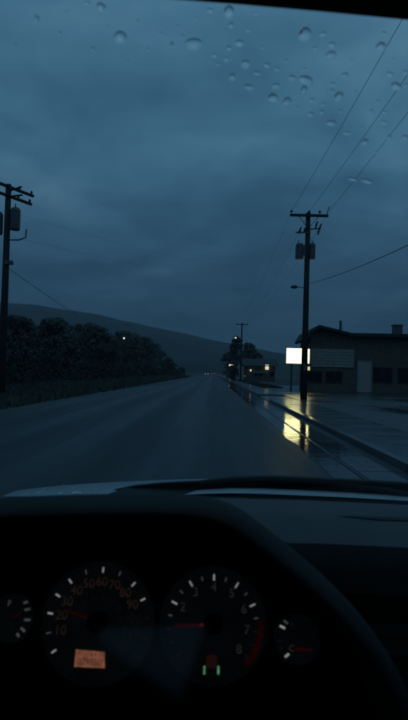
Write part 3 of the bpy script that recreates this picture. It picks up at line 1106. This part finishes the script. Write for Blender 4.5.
rows = []
for k_, dy, dz in ((.20, .16, -.02), (.17, .04, 0), (.145, .012, 0), (.115, .0, 0), (.08, .003, 0), (.045, .012, 0), (.018, .03, 0), (0, .065, -.004)):
    rows.append([inward(p, k_) + Vector((0, dy, dz)) for p in L0])
for dy in (.12, .2, .3, .42, .5):
    rows.append([inward(p, -.01) + Vector((0, dy, -.245 * (dy - .05) - .006)) for p in L0])
binn = MB().grid(rows).build('binnacle', M_BINN, car, smooth=True)
sub = binn.modifiers.new('sub', 'SUBSURF')
sub.levels = sub.render_levels = 2

# dash top, rolling over into an edge and fascia coloured darker for their shade
far_px = [(-300, 492), (-100, 494), (0, 496), (100, 497), (200, 497.5), (300, 500), (408, 505), (520, 510), (640, 516)]
rows = []
fr_ = [P(px, py, 1.06) for px, py in far_px]
zd = lambda p: p.z
for Y, dz in ((1.09, -.015), (1.06, 0), (1.0, .006), (.92, .006), (.86, .002), (.82, -.006), (.79, -.028), (.78, -.060), (.80, -.2), (.84, -.6)):
    rows.append([Vector((p.x * (1 if Y > .9 else 1), Y, zd(p) + dz - .012 * (1.06 - Y))) for p in fr_])
d_ = MB().grid(rows[:6]).build('dash_top', M_DASH, car, smooth=True)
MB().grid(rows[5:8]).build('dash_edge', mat('dash_edge_shade', (.022, .022, .022), .75, .2, 30, spec=.3), car, smooth=True)
MB().grid(rows[7:]).build('dash_fascia', M_HOUS, car, smooth=True)
bvd = None
from mathutils.bvhtree import BVHTree
bvd = BVHTree.FromPolygons([tuple(v.co) for v in d_.data.vertices], [tuple(p.vertices) for p in d_.data.polygons])
sl_a, sl_b = [], []
for px in range(338, 520, 14):
    k_ = (px - 338) / 40
    for lst, py in ((sl_a, 516.0 + (px - 338) * .03), (sl_b, 516.4 + min(1, k_) * 3.0 + (px - 338) * .03)):
        h_ = bvd.ray_cast(CAM_LOC, ray(px, py).normalized())
        lst.append(h_[0] + Vector((0, 0, .0015)))
MB().grid([sl_b, sl_a]).build('defroster_slot', M_RUBBER, car)
# centre stack and lower dash
MB().prism([(.17, .775, EYE - .34), (.60, .775, EYE - .34), (.60, .62, EYE - .72), (.17, .62, EYE - .72)], (0, .1, 0)).build('centre_stack', M_HOUS, car, bevel=.01)
for k in range(3):
    w = MB().box((.26 + .125 * k, .765, EYE - .39), (.11, .02, .05)).build('air_vent', M_HOUS, car, bevel=.004)
MB().prism([(-.42, .56, EYE - .41), (.42, .56, EYE - .41), (.42, .50, EYE - .75), (-.42, .50, EYE - .75)], (0, .2, 0)).build('lower_dash', M_HOUS, car)
MB().box((.78, .74, EYE - .5), (.5, .08, .42)).build('glovebox', M_HOUS, car, bevel=.02)

# ---- instrument cluster
TILT = R(20.5)
EXv = Vector((1, 0, 0))
NV = Vector((0, -math.cos(TILT), math.sin(TILT)))
EYv = Vector((0, math.sin(TILT), math.cos(TILT)))
PL0 = P(155, 625, .62)


def on_plane(px, py, off=0.0):
    d = ray(px, py)
    p0 = PL0 + NV * off
    t = (p0 - CAM_LOC).dot(NV) / d.dot(NV)
    return CAM_LOC + d * t


FR = Matrix((EXv, EYv, NV)).transposed().to_4x4()


def at_plane(px, py, off=0.0):
    return Matrix.Translation(on_plane(px, py, off)) @ FR


PX = (on_plane(156, 625) - on_plane(155, 625)).length     # metres per photo pixel on the cluster


def cl_part(name, mb, m_, parent, mtx=None, **kw):
    o = mb.build(name, m_, parent, **kw)
    if mtx is not None:
        o.matrix_local = mtx
    return o


hw = 270 * PX
gi = at_plane(135, 648).inverted()
cl_part('cluster_housing', MB().prism([(lambda p: (p.x, p.y, -.03))(gi @ on_plane(*c)) for c in ((-110, 745), (395, 745), (368, 668), (330, 610), (280, 556), (-110, 556))],
                                      (0, 0, .02)), M_HOUS, car, at_plane(135, 648))
# clear lens over the gauges
cl_part('cluster_lens', MB().grid([[(-.27, -.13, 0), (.23, -.13, 0)], [(-.27, .12, 0), (.23, .12, 0)]]), MATS['cluster_lens'], car, at_plane(160, 630, .035))

FONTS = {}


def text_mesh(s, size):
    k = (s, round(size, 5))
    if k in FONTS:
        return FONTS[k]
    cu = bpy.data.curves.new('t', 'FONT')
    cu.body = s
    cu.size = size
    cu.align_x = 'CENTER'
    cu.align_y = 'CENTER'
    cu.resolution_u = 3
    ob = bpy.data.objects.new('t', cu)
    COL.objects.link(ob)
    bpy.context.view_layer.update()
    me = bpy.data.meshes.new_from_object(ob.evaluated_get(bpy.context.evaluated_depsgraph_get()))
    bpy.data.objects.remove(ob)
    me.name = 'numeral'
    FONTS[k] = me
    return me


def glyph(name, s, size, x, y, m_, parent, z=.0012):
    me = text_mesh(s, size).copy()
    me.materials.clear()
    o = link(name, me, m_, parent)
    o.location = (x, y, z)
    return o


def tick(parent, ang, r0, r1, w, m_, name='tick', z=.001, c=(0, 0)):
    a = R(90 - ang)
    d = Vector((math.cos(a), math.sin(a), 0))
    s = Vector((-d.y, d.x, 0))
    C = Vector((c[0], c[1], z))
    m = MB().prism([C + d * r0 - s * w / 2, C + d * r1 - s * w / 2, C + d * r1 + s * w / 2, C + d * r0 + s * w / 2], (0, 0, .0006))
    return m.build(name, m_, parent)


def ring(r0, r1, a0, a1, z, n=40):
    m = MB()
    pts = [R(90 - lerp(a0, a1, k / n)) for k in range(n + 1)]
    m.grid([[(r * math.cos(a), r * math.sin(a), z) for a in pts] for r in (r1, r0)])
    return m


def gauge_base(name, px, py, r, label, bez=True):
    g = cl_part(name, MB().disc(r * PX, 64), M_DIAL, car, at_plane(px, py))
    g['label'] = label
    if bez:
        m = MB()
        n = 64
        rows = []
        for rr, z in ((r * PX, .0005), (r * PX + .002, .012), (r * PX + .005, .014), (r * PX + .006, .0)):
            rows.append([(rr * math.cos(2 * math.pi * k / n), rr * math.sin(2 * math.pi * k / n), z) for k in range(n + 1)])
        m.grid(rows).build('bezel', M_HOUS, g, smooth=True)
    return g


# speedometer
g = gauge_base('speedometer', 98, 622, 57, 'round speedometer with backlit numerals up to 120')
A0, ST = -124.0, 20.8
for i in range(13):
    a = A0 + ST * i
    mph = i * 10
    big = mph in (0, 20, 40, 60, 80, 90, 30)
    shown = mph <= 90
    mm = (M_TICKB if big else M_TICKD) if shown else M_TICKX
    tick(g, a, (46.3 if big else 47) * PX, 51.5 * PX, (1.5 if big else 1.2) * PX, mm)
    if mph >= 10:
        a_ = R(90 - a)
        rr = (37.5 if mph < 100 else 35) * PX
        glyph('numeral', str(mph), 12.5 * PX, math.cos(a_) * rr, math.sin(a_) * rr, M_NUM if shown else M_NUMX, g)
    if i < 12:
        tick(g, a + ST / 2, 49 * PX, 51.5 * PX, .8 * PX, M_TICKX, 'small_tick')
for k in range(0, 9):
    a = R(90 - (A0 + 24 * k + 12))
    glyph('small_numeral', str(20 * k), 6 * PX, math.cos(a) * 22 * PX, math.sin(a) * 22 * PX, M_NUMX, g)
nd = tick(g, -72, 4 * PX, 33 * PX, 2.2 * PX, M_RED, 'needle', .006)
MB().tube([(0, 0, .002), (0, 0, .009), (0, 0, .010)], [10.5 * PX, 10 * PX, 8 * PX], 28).build('needle_hub', M_HOUS, g)
# odometer display
o = MB()
q = [(76.3, 649.4), (105, 652.0), (105, 668), (74.5, 666.6)]
gi = (Matrix.Translation(on_plane(98, 622)) @ FR).inverted()
pts = [gi @ on_plane(*p) for p in q]
lcd = MB().prism([Vector((p.x, p.y, .001)) for p in reversed(pts)], (0, 0, .0008)).build('odometer_display', M_LCD, g)
lc = sum(pts, Vector()) / 4
for k, ch in enumerate('029850'):
    glyph('digit', ch, 8.5 * PX, lc.x + (k - 2.5) * 4.1 * PX, lc.y - 2.2 * PX - k * .15 * PX, M_LCDD, lcd, .0022)
for k, ch in enumerate('1640'):
    glyph('digit', ch, 6 * PX, lc.x + (k - .6) * 3.6 * PX, lc.y + 4.6 * PX - k * .15 * PX, M_LCDD, lcd, .0022)

# tachometer
g = gauge_base('tachometer', 213, 624, 54, 'round tachometer with numerals to 8 and red zone')
for i in range(0, 9):
    a = -130 + 32.5 * i
    if i >= 2:
        mm = M_TICKB if i in (2, 3, 4, 5, 6) else M_TICKX
    else:
        mm = M_TICKX
    tick(g, a, 40.5 * PX, 46.5 * PX, 1.6 * PX, mm)
    a_ = R(90 - a)
    if i >= 1:
        glyph('numeral', str(i), 12 * PX, math.cos(a_) * 34 * PX, math.sin(a_) * 34 * PX, M_NUMT if i >= 2 else M_NUMX, g)
    if i < 8:
        mid = a + 16.25
        tick(g, mid, 41.5 * PX, 45.5 * PX, 1.3 * PX, M_TICKD if 1 <= i <= 6 else M_TICKX, 'small_tick')
ring(44.5 * PX, 50.5 * PX, 84, 138, .0008).build('red_zone', M_REDZ, g)
tick(g, -94, 4 * PX, 38 * PX, 3.0 * PX, M_RED, 'needle', .006)
tick(g, -94.5, 4.5 * PX, 13 * PX, 2.0 * PX, M_REDT, 'needle_tip', .0072)
MB().tube([(0, 0, .002), (0, 0, .008), (0, 0, .009)], [10 * PX, 9.5 * PX, 8 * PX], 28).build('needle_hub', M_HOUS, g)
gi = (Matrix.Translation(on_plane(213, 624)) @ FR).inverted()
for px in (204.3, 218.3):
    p = gi @ on_plane(px, 670)
    m = MB()
    sgn = 1 if px < 210 else -1
    m.prism([(p.x - .9 * PX, p.y - 3.6 * PX, .001), (p.x + .9 * PX, p.y - 3.6 * PX, .001), (p.x + .9 * PX, p.y + 3.6 * PX, .001), (p.x - .9 * PX, p.y + 3.6 * PX, .001)], (0, 0, .0008))
    m.build('green_indicator', M_GREEN, g)
p = gi @ on_plane(211.5, 661)
m = MB()
m.prism([(p.x - 5 * PX, p.y - 6 * PX, .001), (p.x + 5 * PX, p.y - 6 * PX, .001), (p.x + 5.5 * PX, p.y + 4 * PX, .001), (p.x + 2 * PX, p.y + 6 * PX, .001),
         (p.x - 5 * PX, p.y + 4.5 * PX, .001)], (0, 0, .0006))
m.build('warning_icon', M_BROWN, g)

# fuel gauge
g = gauge_base('fuel_gauge', 12, 618, 23, 'small fuel gauge at the end of the cluster', True)
gi = (Matrix.Translation(on_plane(12, 618)) @ FR).inverted()
for (px, py, dxx, dyy, L, m_) in [(26, 602.4, .9, .35, 4.5, M_TICKD), (27.8, 609.4, 1, .2, 5.5, M_TICKD), (27.6, 619.8, 1, 0, 6, M_TICKD),
                                  (23.3, 629.6, .8, -.6, 5.5, M_TICKD), (18.4, 635, .6, -.8, 4, M_TICKD)]:
    p = gi @ on_plane(px, py)
    d = Vector((dxx, dyy, 0)).normalized()
    s = Vector((-d.y, d.x, 0))
    a, b, w = p - d * L * PX / 2, p + d * L * PX / 2, s * 1.1 * PX
    MB().prism([Vector((v.x, v.y, .001)) for v in (a - w, b - w, b + w, a + w)], (0, 0, .0006)).build('tick', m_, g)
p = gi @ on_plane(9.8, 603.5)
glyph('numeral', 'F', 8 * PX, p.x, p.y, M_TICKD, g)
p = gi @ on_plane(13, 629)
glyph('numeral', 'E', 7 * PX, p.x, p.y, M_NUMX, g)
tick(g, 60, 2 * PX, 12 * PX, 2 * PX, emat('dim_red_needle', (1, .06, .06), .008), 'needle', .005)

# temperature gauge
g = gauge_base('temperature_gauge', 297, 639, 23, 'small temperature gauge with red needle at the end of the cluster', True)
gi = (Matrix.Translation(on_plane(297, 639)) @ FR).inverted()
for (px, py, dxx, dyy, L, m_) in [(285.6, 622, .85, -.55, 5, M_TICKD), (282.3, 627, .9, -.4, 5.5, M_TICKB), (286.8, 655.3, .8, .6, 5, M_TICKB),
                                  (279.6, 640, 1, 0, 3, M_TICKX), (281, 648, .95, .3, 3, M_TICKX), (292, 624, .3, -.9, 3, M_TICKX)]:
    p = gi @ on_plane(px, py)
    d = Vector((dxx, dyy, 0)).normalized()
    s = Vector((-d.y, d.x, 0))
    a, b, w = p - d * L * PX / 2, p + d * L * PX / 2, s * 1.0 * PX
    MB().prism([Vector((v.x, v.y, .001)) for v in (a - w, b - w, b + w, a + w)], (0, 0, .0006)).build('tick', m_, g)
p = gi @ on_plane(291.5, 648.5)
glyph('numeral', 'C', 8 * PX, p.x, p.y, emat('faint_red_letter', (1, .5, .45), .03), g)
p = gi @ on_plane(292, 627.5)
glyph('numeral', 'H', 7 * PX, p.x, p.y, M_NUMX, g)
p = gi @ on_plane(303, 649)
MB().prism([(p.x - 8 * PX, p.y - 1.6 * PX, .005), (p.x + 9 * PX, p.y - .8 * PX, .005), (p.x + 9 * PX, p.y + .8 * PX, .005), (p.x - 8 * PX, p.y + 1.6 * PX, .005)],
           (0, 0, .0008)).build('needle', emat('dim_red_needle2', (1, .03, .08), .014), g)

# ---- doors, rear wall, floor: the closed cabin that keeps the dash dark
for x, nm in ((XC - .84, 'door'), (XC + .84, 'door')):
    ch = MB().box((x, -.02, .72), (.06, 1.9, .72)).build(nm, M_LINER, car, bevel=.01)
    MB().bar((x, -.99, 1.05), (x, -.90, EYE + .38), .06, .1).build('door_pillar', M_LINER, car)
    MB().bar((x + (.14 if x < 0 else -.14), .36, EYE + .35), (x + (.05 if x < 0 else -.05), .98, EYE - .23), .06, .08).build('windshield_pillar', M_LINER, car)
    MB().bar((x + (.1 if x < 0 else -.1), .36, EYE + .36), (x + (.05 if x < 0 else -.05), -.99, EYE + .36), .06, .06).build('roof_rail', M_LINER, car)
    MB().grid([[(x, .55, 1.08), (x, .02, 1.08)], [(x + (.09 if x < 0 else -.09), .36, EYE + .34), (x + (.06 if x < 0 else -.06), .02, EYE + .34)]]).build(
        'side_window', MATS['cabin_window_glass'], car)
for x in (XC - .84, XC + .84):  # unseen panels added to block side-window reflections in the cluster lens
    MB().prism([(x, .02, 1.06), (x, -.97, 1.06), (x + (.06 if x < 0 else -.06), -.97, EYE + .36), (x + (.06 if x < 0 else -.06), .02, EYE + .36)],
               (.03 if x > 0 else -.03, 0, 0)).build('side_block_panel', M_LINER, car)
# rear wall; unseen window shaped to put a wedge reflection on the cluster lens
def mirror(px, py):
    p = on_plane(px, py, .035)
    d = ray(px, py).normalized()
    r_ = d - NV * 2 * d.dot(NV)
    return p + r_ * ((-.98 - p.y) / r_.y)


win = [mirror(*q) for q in ((181, 699), (207, 622), (96, 626), (104, 646))]
win = [Vector((w.x, -.98, min(w.z, EYE + .24))) for w in win]
x0, x1, z0, z1 = XC - .86, XC + .86, .3, EYE + .42
outer = [Vector((x0, -.98, z0)), Vector((x1, -.98, z0)), Vector((x1, -.98, z1)), Vector((x0, -.98, z1))]
cen = sum(win, Vector()) / len(win)
M_ = 72
inn, out_ = [], []


def poly_r(c, poly, a):
    d = Vector((math.cos(a), math.sin(a)))
    best = None
    for i in range(len(poly)):
        p, q = poly[i], poly[(i + 1) % len(poly)]
        e = Vector((q.x - p.x, q.z - p.z))
        w = Vector((p.x - c.x, p.z - c.z))
        dt = d.x * e.y - d.y * e.x
        if abs(dt) < 1e-9:
            continue
        t = (w.x * e.y - w.y * e.x) / dt
        s_ = (w.x * d.y - w.y * d.x) / dt
        if t > 0 and -1e-6 <= s_ <= 1 + 1e-6:
            best = t if best is None else min(best, t)
    return Vector((c.x + d.x * best, -.98, c.z + d.y * best))


for k in range(M_ + 1):
    a = 2 * math.pi * k / M_
    inn.append(poly_r(cen, win, a))
    out_.append(poly_r(cen, outer, a))
MB().grid([inn, out_]).build('rear_wall', M_LINER, car, solid=.03)
MB().add(inn[:-1], [tuple(range(M_))]).build('wedge_window', MATS['cabin_window_glass'], car)
MB().box((XC, .1, .33), (1.66, 2.2, .05)).build('floor_pan', M_LINER, car)
MB().box((XC, .97, .62), (1.6, .05, .6)).build('firewall', M_HOUS, car)

# ---- hood, cowl, fenders, wheels
rows = []
for Y, dz in ((1.10, -.275), (1.16, -.262), (1.26, -.252), (1.40, -.263), (1.7, -.318), (2.1, -.405), (2.35, -.50), (2.42, -.70), (2.42, -.95)):
    rows.append([Vector((XC + u * .80, Y - .12 * u * u * (1 if Y < 1.5 else .8), EYE + dz - .012 * abs(u) ** 4 + .006 * math.cos(u * 2.6))) for u in
                 [-1 + i / 14 for i in range(29)]])
hood = MB().grid(rows).build('hood', M_SILVER, car, smooth=True)
for sx in (-1, 1):
    MB().prism([(XC + sx * .80, y, z) for y, z in ((.92, .35), (.92, .98), (1.4, .93), (2.3, .74), (2.40, .35))], (sx * .04, 0, 0)).build('fender', M_SILVER, car, bevel=.01)
    for y in (1.75, -1.2):
        wh = MB().tube([(XC + sx * .66, y, .33), (XC + sx * .70, y, .33), (XC + sx * .83, y, .33), (XC + sx * .86, y, .33)], [.30, .33, .33, .30], 26).build('wheel', M_TYRE, car)
        MB().tube([(XC + sx * .85, y, .33), (XC + sx * .868, y, .33)], .2, 18).build('rim', M_RIM, wh)
MB().box((XC, -1.7, .68), (1.6, 1.35, .55)).build('cargo_bed', M_SILVER, car, bevel=.03)

rows = []
for t_ in (0, .25, .5, .75, 1):
    row = []
    for i in range(40):
        x = lerp(-.235, XC + .78, (i / 39) ** 1.3)
        u = (x - XC) / .80
        k = min(1, i / 5)
        Yc = lerp(lerp(1.15, 1.13, k), lerp(1.17, 1.29, k), t_)
        zh = interp([(1.10, -.275), (1.16, -.262), (1.26, -.252), (1.40, -.263)], Yc)
        row.append((x, Yc - .12 * u * u, EYE + zh - .012 * abs(u) ** 4 + .006 * math.cos(u * 2.6) + .007))
    rows.append(row)
MB().grid(rows).build('cowl_panel', M_RUBBER, car, smooth=True)
# pale trim line at the windshield base
tr = [(184, 494.3, .5), (205, 492.6, 1.4), (232, 491.6, 2.0), (262, 492.0, 2.2), (300, 493.6, 2.2), (340, 495.4, 2.0), (375, 497.4, 1.9), (408, 499.6, 1.7), (470, 504, 1.5), (540, 510, 1.2)]
up_, lo_, up2, lo2 = [], [], [], []
for px, py, hh in tr:
    hh *= .8
    up_.append(P(px, py - hh, 1.165))
    lo_.append(P(px, py + hh, 1.155))
    up2.append(P(px, py - hh, 1.165) + Vector((0, .02, .0)))
    lo2.append(P(px, py + hh, 1.155) + Vector((0, .02, -.004)))
MB().grid([lo2, lo_, up_, up2]).build('cowl_trim', M_CTRIM, car, smooth=False)


def wiper(path, arm, label):
    """path: (px, top_y, bottom_y) stations along the parked blade"""
    pts_t, pts_b = [], []
    for px, t_, b_ in path:
        pts_t.append(P(px, t_, 1.20))
        pts_b.append(P(px, b_, 1.20))
    back = Vector((0, .016, 0))
    m = MB()
    m.grid([pts_b, pts_t, [p + back for p in pts_t], [p + back for p in pts_b], pts_b])
    w = m.build('wiper', M_RUBBER, car)
    w['label'] = label
    a = [P(px, py, 1.188) for px, py in arm]
    MB().tube(a, [.006 + .004 * k / len(a) for k in range(len(a))], 8).build('arm', M_WARM, w)
    return w


wiper([(107, 492.8, 495), (118, 489.5, 496), (135, 486, 497), (160, 483.6, 497), (190, 482, 497), (225, 480.5, 496), (262, 481, 496), (310, 483, 497), (345, 486, 498)],
      [(200, 483), (230, 479.5), (270, 478.5), (320, 481), (380, 488), (420, 497)], 'black wiper blade parked before the speedometer')
wiper([(215, 480.5, 484), (235, 476.8, 488), (270, 476.5, 492), (310, 478, 494), (350, 480.5, 496), (408, 485.5, 499), (470, 491, 504), (560, 500, 512)],
      [(300, 480), (340, 481.5), (400, 485), (470, 493), (540, 503)], 'black wiper blade parked along the passenger half')

# ------------------------------------------------------------------ raindrops
def drop_mesh(seed, tall=1.0, hgt=.6, skew=.25, lop=.65):
    """bead of water: steep at its upper rim (local -y), running out thin at the lower one"""
    rg = np.random.RandomState(seed)
    n, rings_ = 28, 13
    ph = rg.uniform(0, 6.28, 4)
    am = rg.uniform(.02, .10, 4) / np.array([1, 1.5, 2.2, 3])
    m = MB()
    rows = []
    for k in range(rings_):
        q = math.sin(math.pi / 2 * (1 - k / (rings_ - 1)))     # 1 at the rim, 0 at the top
        row = []
        for i in range(n):
            a = 2 * math.pi * i / n
            w = 1 + sum(am[j] * math.cos((j + 1) * a + ph[j]) for j in range(4))
            r = q * w
            hz_ = max(0.0, 1 - q * q) ** (.70 + lop + lop * math.sin(a))
            row.append((r * math.cos(a), r * math.sin(a) * tall - skew * (1 - q * q), hz_ * hgt))
        rows.append(row)
    vs = [p for r in rows[:-1] for p in r] + [(0, -skew, hgt)]
    fs = []
    for k in range(rings_ - 2):
        for i in range(n):
            j = (i + 1) % n
            fs.append((k * n + i, k * n + j, (k + 1) * n + j, (k + 1) * n + i))
    top = len(vs) - 1
    for i in range(n):
        fs.append(((rings_ - 2) * n + i, (rings_ - 2) * n + (i + 1) % n, top))
    fs.append(tuple(reversed(range(n))))
    m.add(vs, fs)
    me = m.mesh('raindrop')
    me.polygons.foreach_set('use_smooth', [len(p.vertices) < 5 for p in me.polygons])
    me.materials.append(MATS['water_drop'])
    return me


DM = [drop_mesh(40 + i, hgt=.60 + .05 * (i % 4), skew=.22 + .05 * (i % 3)) for i in range(10)]
DROPS = [(37, 20, 5, 8), (60, 34, 4, 4), (87, 4, 6, 4), (101, 8, 9, 8), (120, 38, 13, 13), (93, 50, 4, 5), (148, 50, 4, 3), (107, 27, 3, 3),
         (193, 45, 17, 12), (229, 13, 10, 12), (231, 26, 5, 6), (239, 44, 9, 7), (248, 31, 6, 3), (172, 46, 4, 7), (178, 27, 3, 4), (183, 37, 3, 4),
         (210, 11, 8, 4), (214, 56, 6, 4), (226, 60, 6, 5), (229, 49, 5, 5), (305, 36, 12, 15), (323, 35, 8, 5), (332, 46, 8, 6), (315, 49, 5, 4),
         (331, 56, 11, 9), (286, 62, 4, 4), (267, 66, 7, 5), (277, 70, 6, 4), (245, 65, 9, 9), (257, 74, 8, 4), (249, 88, 10, 6), (232, 78, 7, 8),
         (276, 87, 8, 6), (273, 99, 11, 9), (287, 103, 9, 11), (292, 79, 9, 6), (306, 81, 16, 9), (304, 91, 6, 10), (304, 70, 5, 4), (345, 76, 8, 5), (333, 85, 5, 4),
         (332, 92, 6, 4), (339, 98, 9, 11), (312, 101, 7, 4), (324, 105, 6, 4), (322, 113, 5, 5), (311, 115, 7, 5), (331, 124, 11, 6), (347, 134, 11, 4),
         (365, 143, 7, 7), (381, 48, 11, 10), (384, 34, 6, 4), (390, 75, 9, 5), (396, 87, 13, 7), (406, 73, 7, 5), (371, 112, 6, 4), (378, 102, 5, 3), (385, 113, 7, 3),
         (384, 123, 8, 4), (389, 138, 6, 4), (405, 138, 7, 5), (406, 86, 5, 4), (394, 60, 4, 3), (356, 92, 3, 3), (352, 60, 3, 3), (297, 108, 4, 3),
         (262, 48, 3, 3), (218, 65, 4, 3), (300, 95, 3, 3), (340, 112, 4, 3), (362, 128, 4, 3), (256, 14, 6, 3), (196, 19, 3, 3), (138, 22, 3, 3), (66, 12, 3, 3), (15, 45, 3, 3),
         (128, 62, 3, 3), (160, 34, 3, 3), (318, 128, 3, 3), (376, 153, 4, 3), (353, 180, 11, 4), (367, 182, 12, 5)]  # last pair added in place of a light reflection on the glass
M_rng = random.Random(3)
for i, (px, py, w, h) in enumerate(DROPS):
    p, tu, tv, n = ws_hit(px, py)
    d = ray(px, py)
    sc = (p - CAM_LOC).dot(ray(204, 360).normalized()) / FPX
    o = bpy.data.objects.new('raindrop', DM[i % len(DM)])
    COL.objects.link(o)
    rot = Matrix((tu, n.cross(tu), n)).transposed().to_4x4()
    spin = Matrix.Rotation(M_rng.uniform(-.25, .25), 4, 'Z')
    o.matrix_world = Matrix.Translation(p + n * .0008) @ rot @ spin @ Matrix.Diagonal((w * sc / 2, h * sc / 2, min(w, h) * sc / 2, 1))
    if w >= 15:
        lab = 'broad raindrop with a trail drop hanging below it' if py > 60 else 'broad lone raindrop under the middle of the roof edge'
    elif w * h >= 90:
        lab = 'large round raindrop on the windshield glass'
    elif h > w * 1.2:
        lab = 'small raindrop stretched downwards on the windshield glass'
    elif w > h * 1.6:
        lab = 'small flattened raindrop on the windshield glass'
    elif w >= 6:
        lab = 'medium round raindrop on the windshield glass'
    else:
        lab = 'tiny raindrop speck on the windshield glass'
    tag(o, lab, 'raindrop', 'raindrops on the windshield')
# spot of the glass reflection that the last two drops stand in for
p, tu, tv, n = ws_hit(360, 181)
rot = Matrix((tu, n.cross(tu), n)).transposed().to_4x4()
# beads on the silver hood
hv = [v.co for v in hood.data.vertices]
from mathutils.bvhtree import BVHTree
bv = BVHTree.FromPolygons([tuple(v) for v in hv], [tuple(p.vertices) for p in hood.data.polygons])
bead = drop_mesh(77, hgt=.6, skew=0, lop=0)
for k in range(34):
    px = M_rng.uniform(2, 118)
    py = M_rng.uniform(484, 494)
    hit = bv.ray_cast(CAM_LOC, ray(px, py).normalized())
    if hit[0] is None:
        continue
    q, nn = hit[0], hit[1]
    if nn.z < 0:
        nn = -nn
    o = bpy.data.objects.new('raindrop', bead)
    COL.objects.link(o)
    r_ = M_rng.uniform(.002, .0055)
    o.matrix_world = Matrix.Translation(q + nn * .0004) @ nn.to_track_quat('Z', 'Y').to_matrix().to_4x4() @ Matrix.Diagonal((r_ * 1.3, r_, r_, 1))
    tag(o, 'bead of rain standing on the wet silver hood', 'raindrop', 'rain beads on the hood')

# ------------------------------------------------------------------ damp evening air
hz = MB().box((0, 1850, 148), (5100, 4400, 312)).build('haze', None)
hz['kind'] = 'stuff'
hm = bpy.data.materials.new('damp_air')
hm.use_nodes = True
ht = hm.node_tree
ht.nodes.remove(ht.nodes['Principled BSDF'])
pv = N(ht, 'ShaderNodeVolumePrincipled')
pv.inputs['Color'].default_value = (0.85, 0.9, 0.95, 1)
pv.inputs['Density'].default_value = 0.00035
pv.inputs['Anisotropy'].default_value = 0.2
ht.links.new(pv.outputs[0], ht.nodes['Material Output'].inputs['Volume'])
hz.data.materials.append(hm)
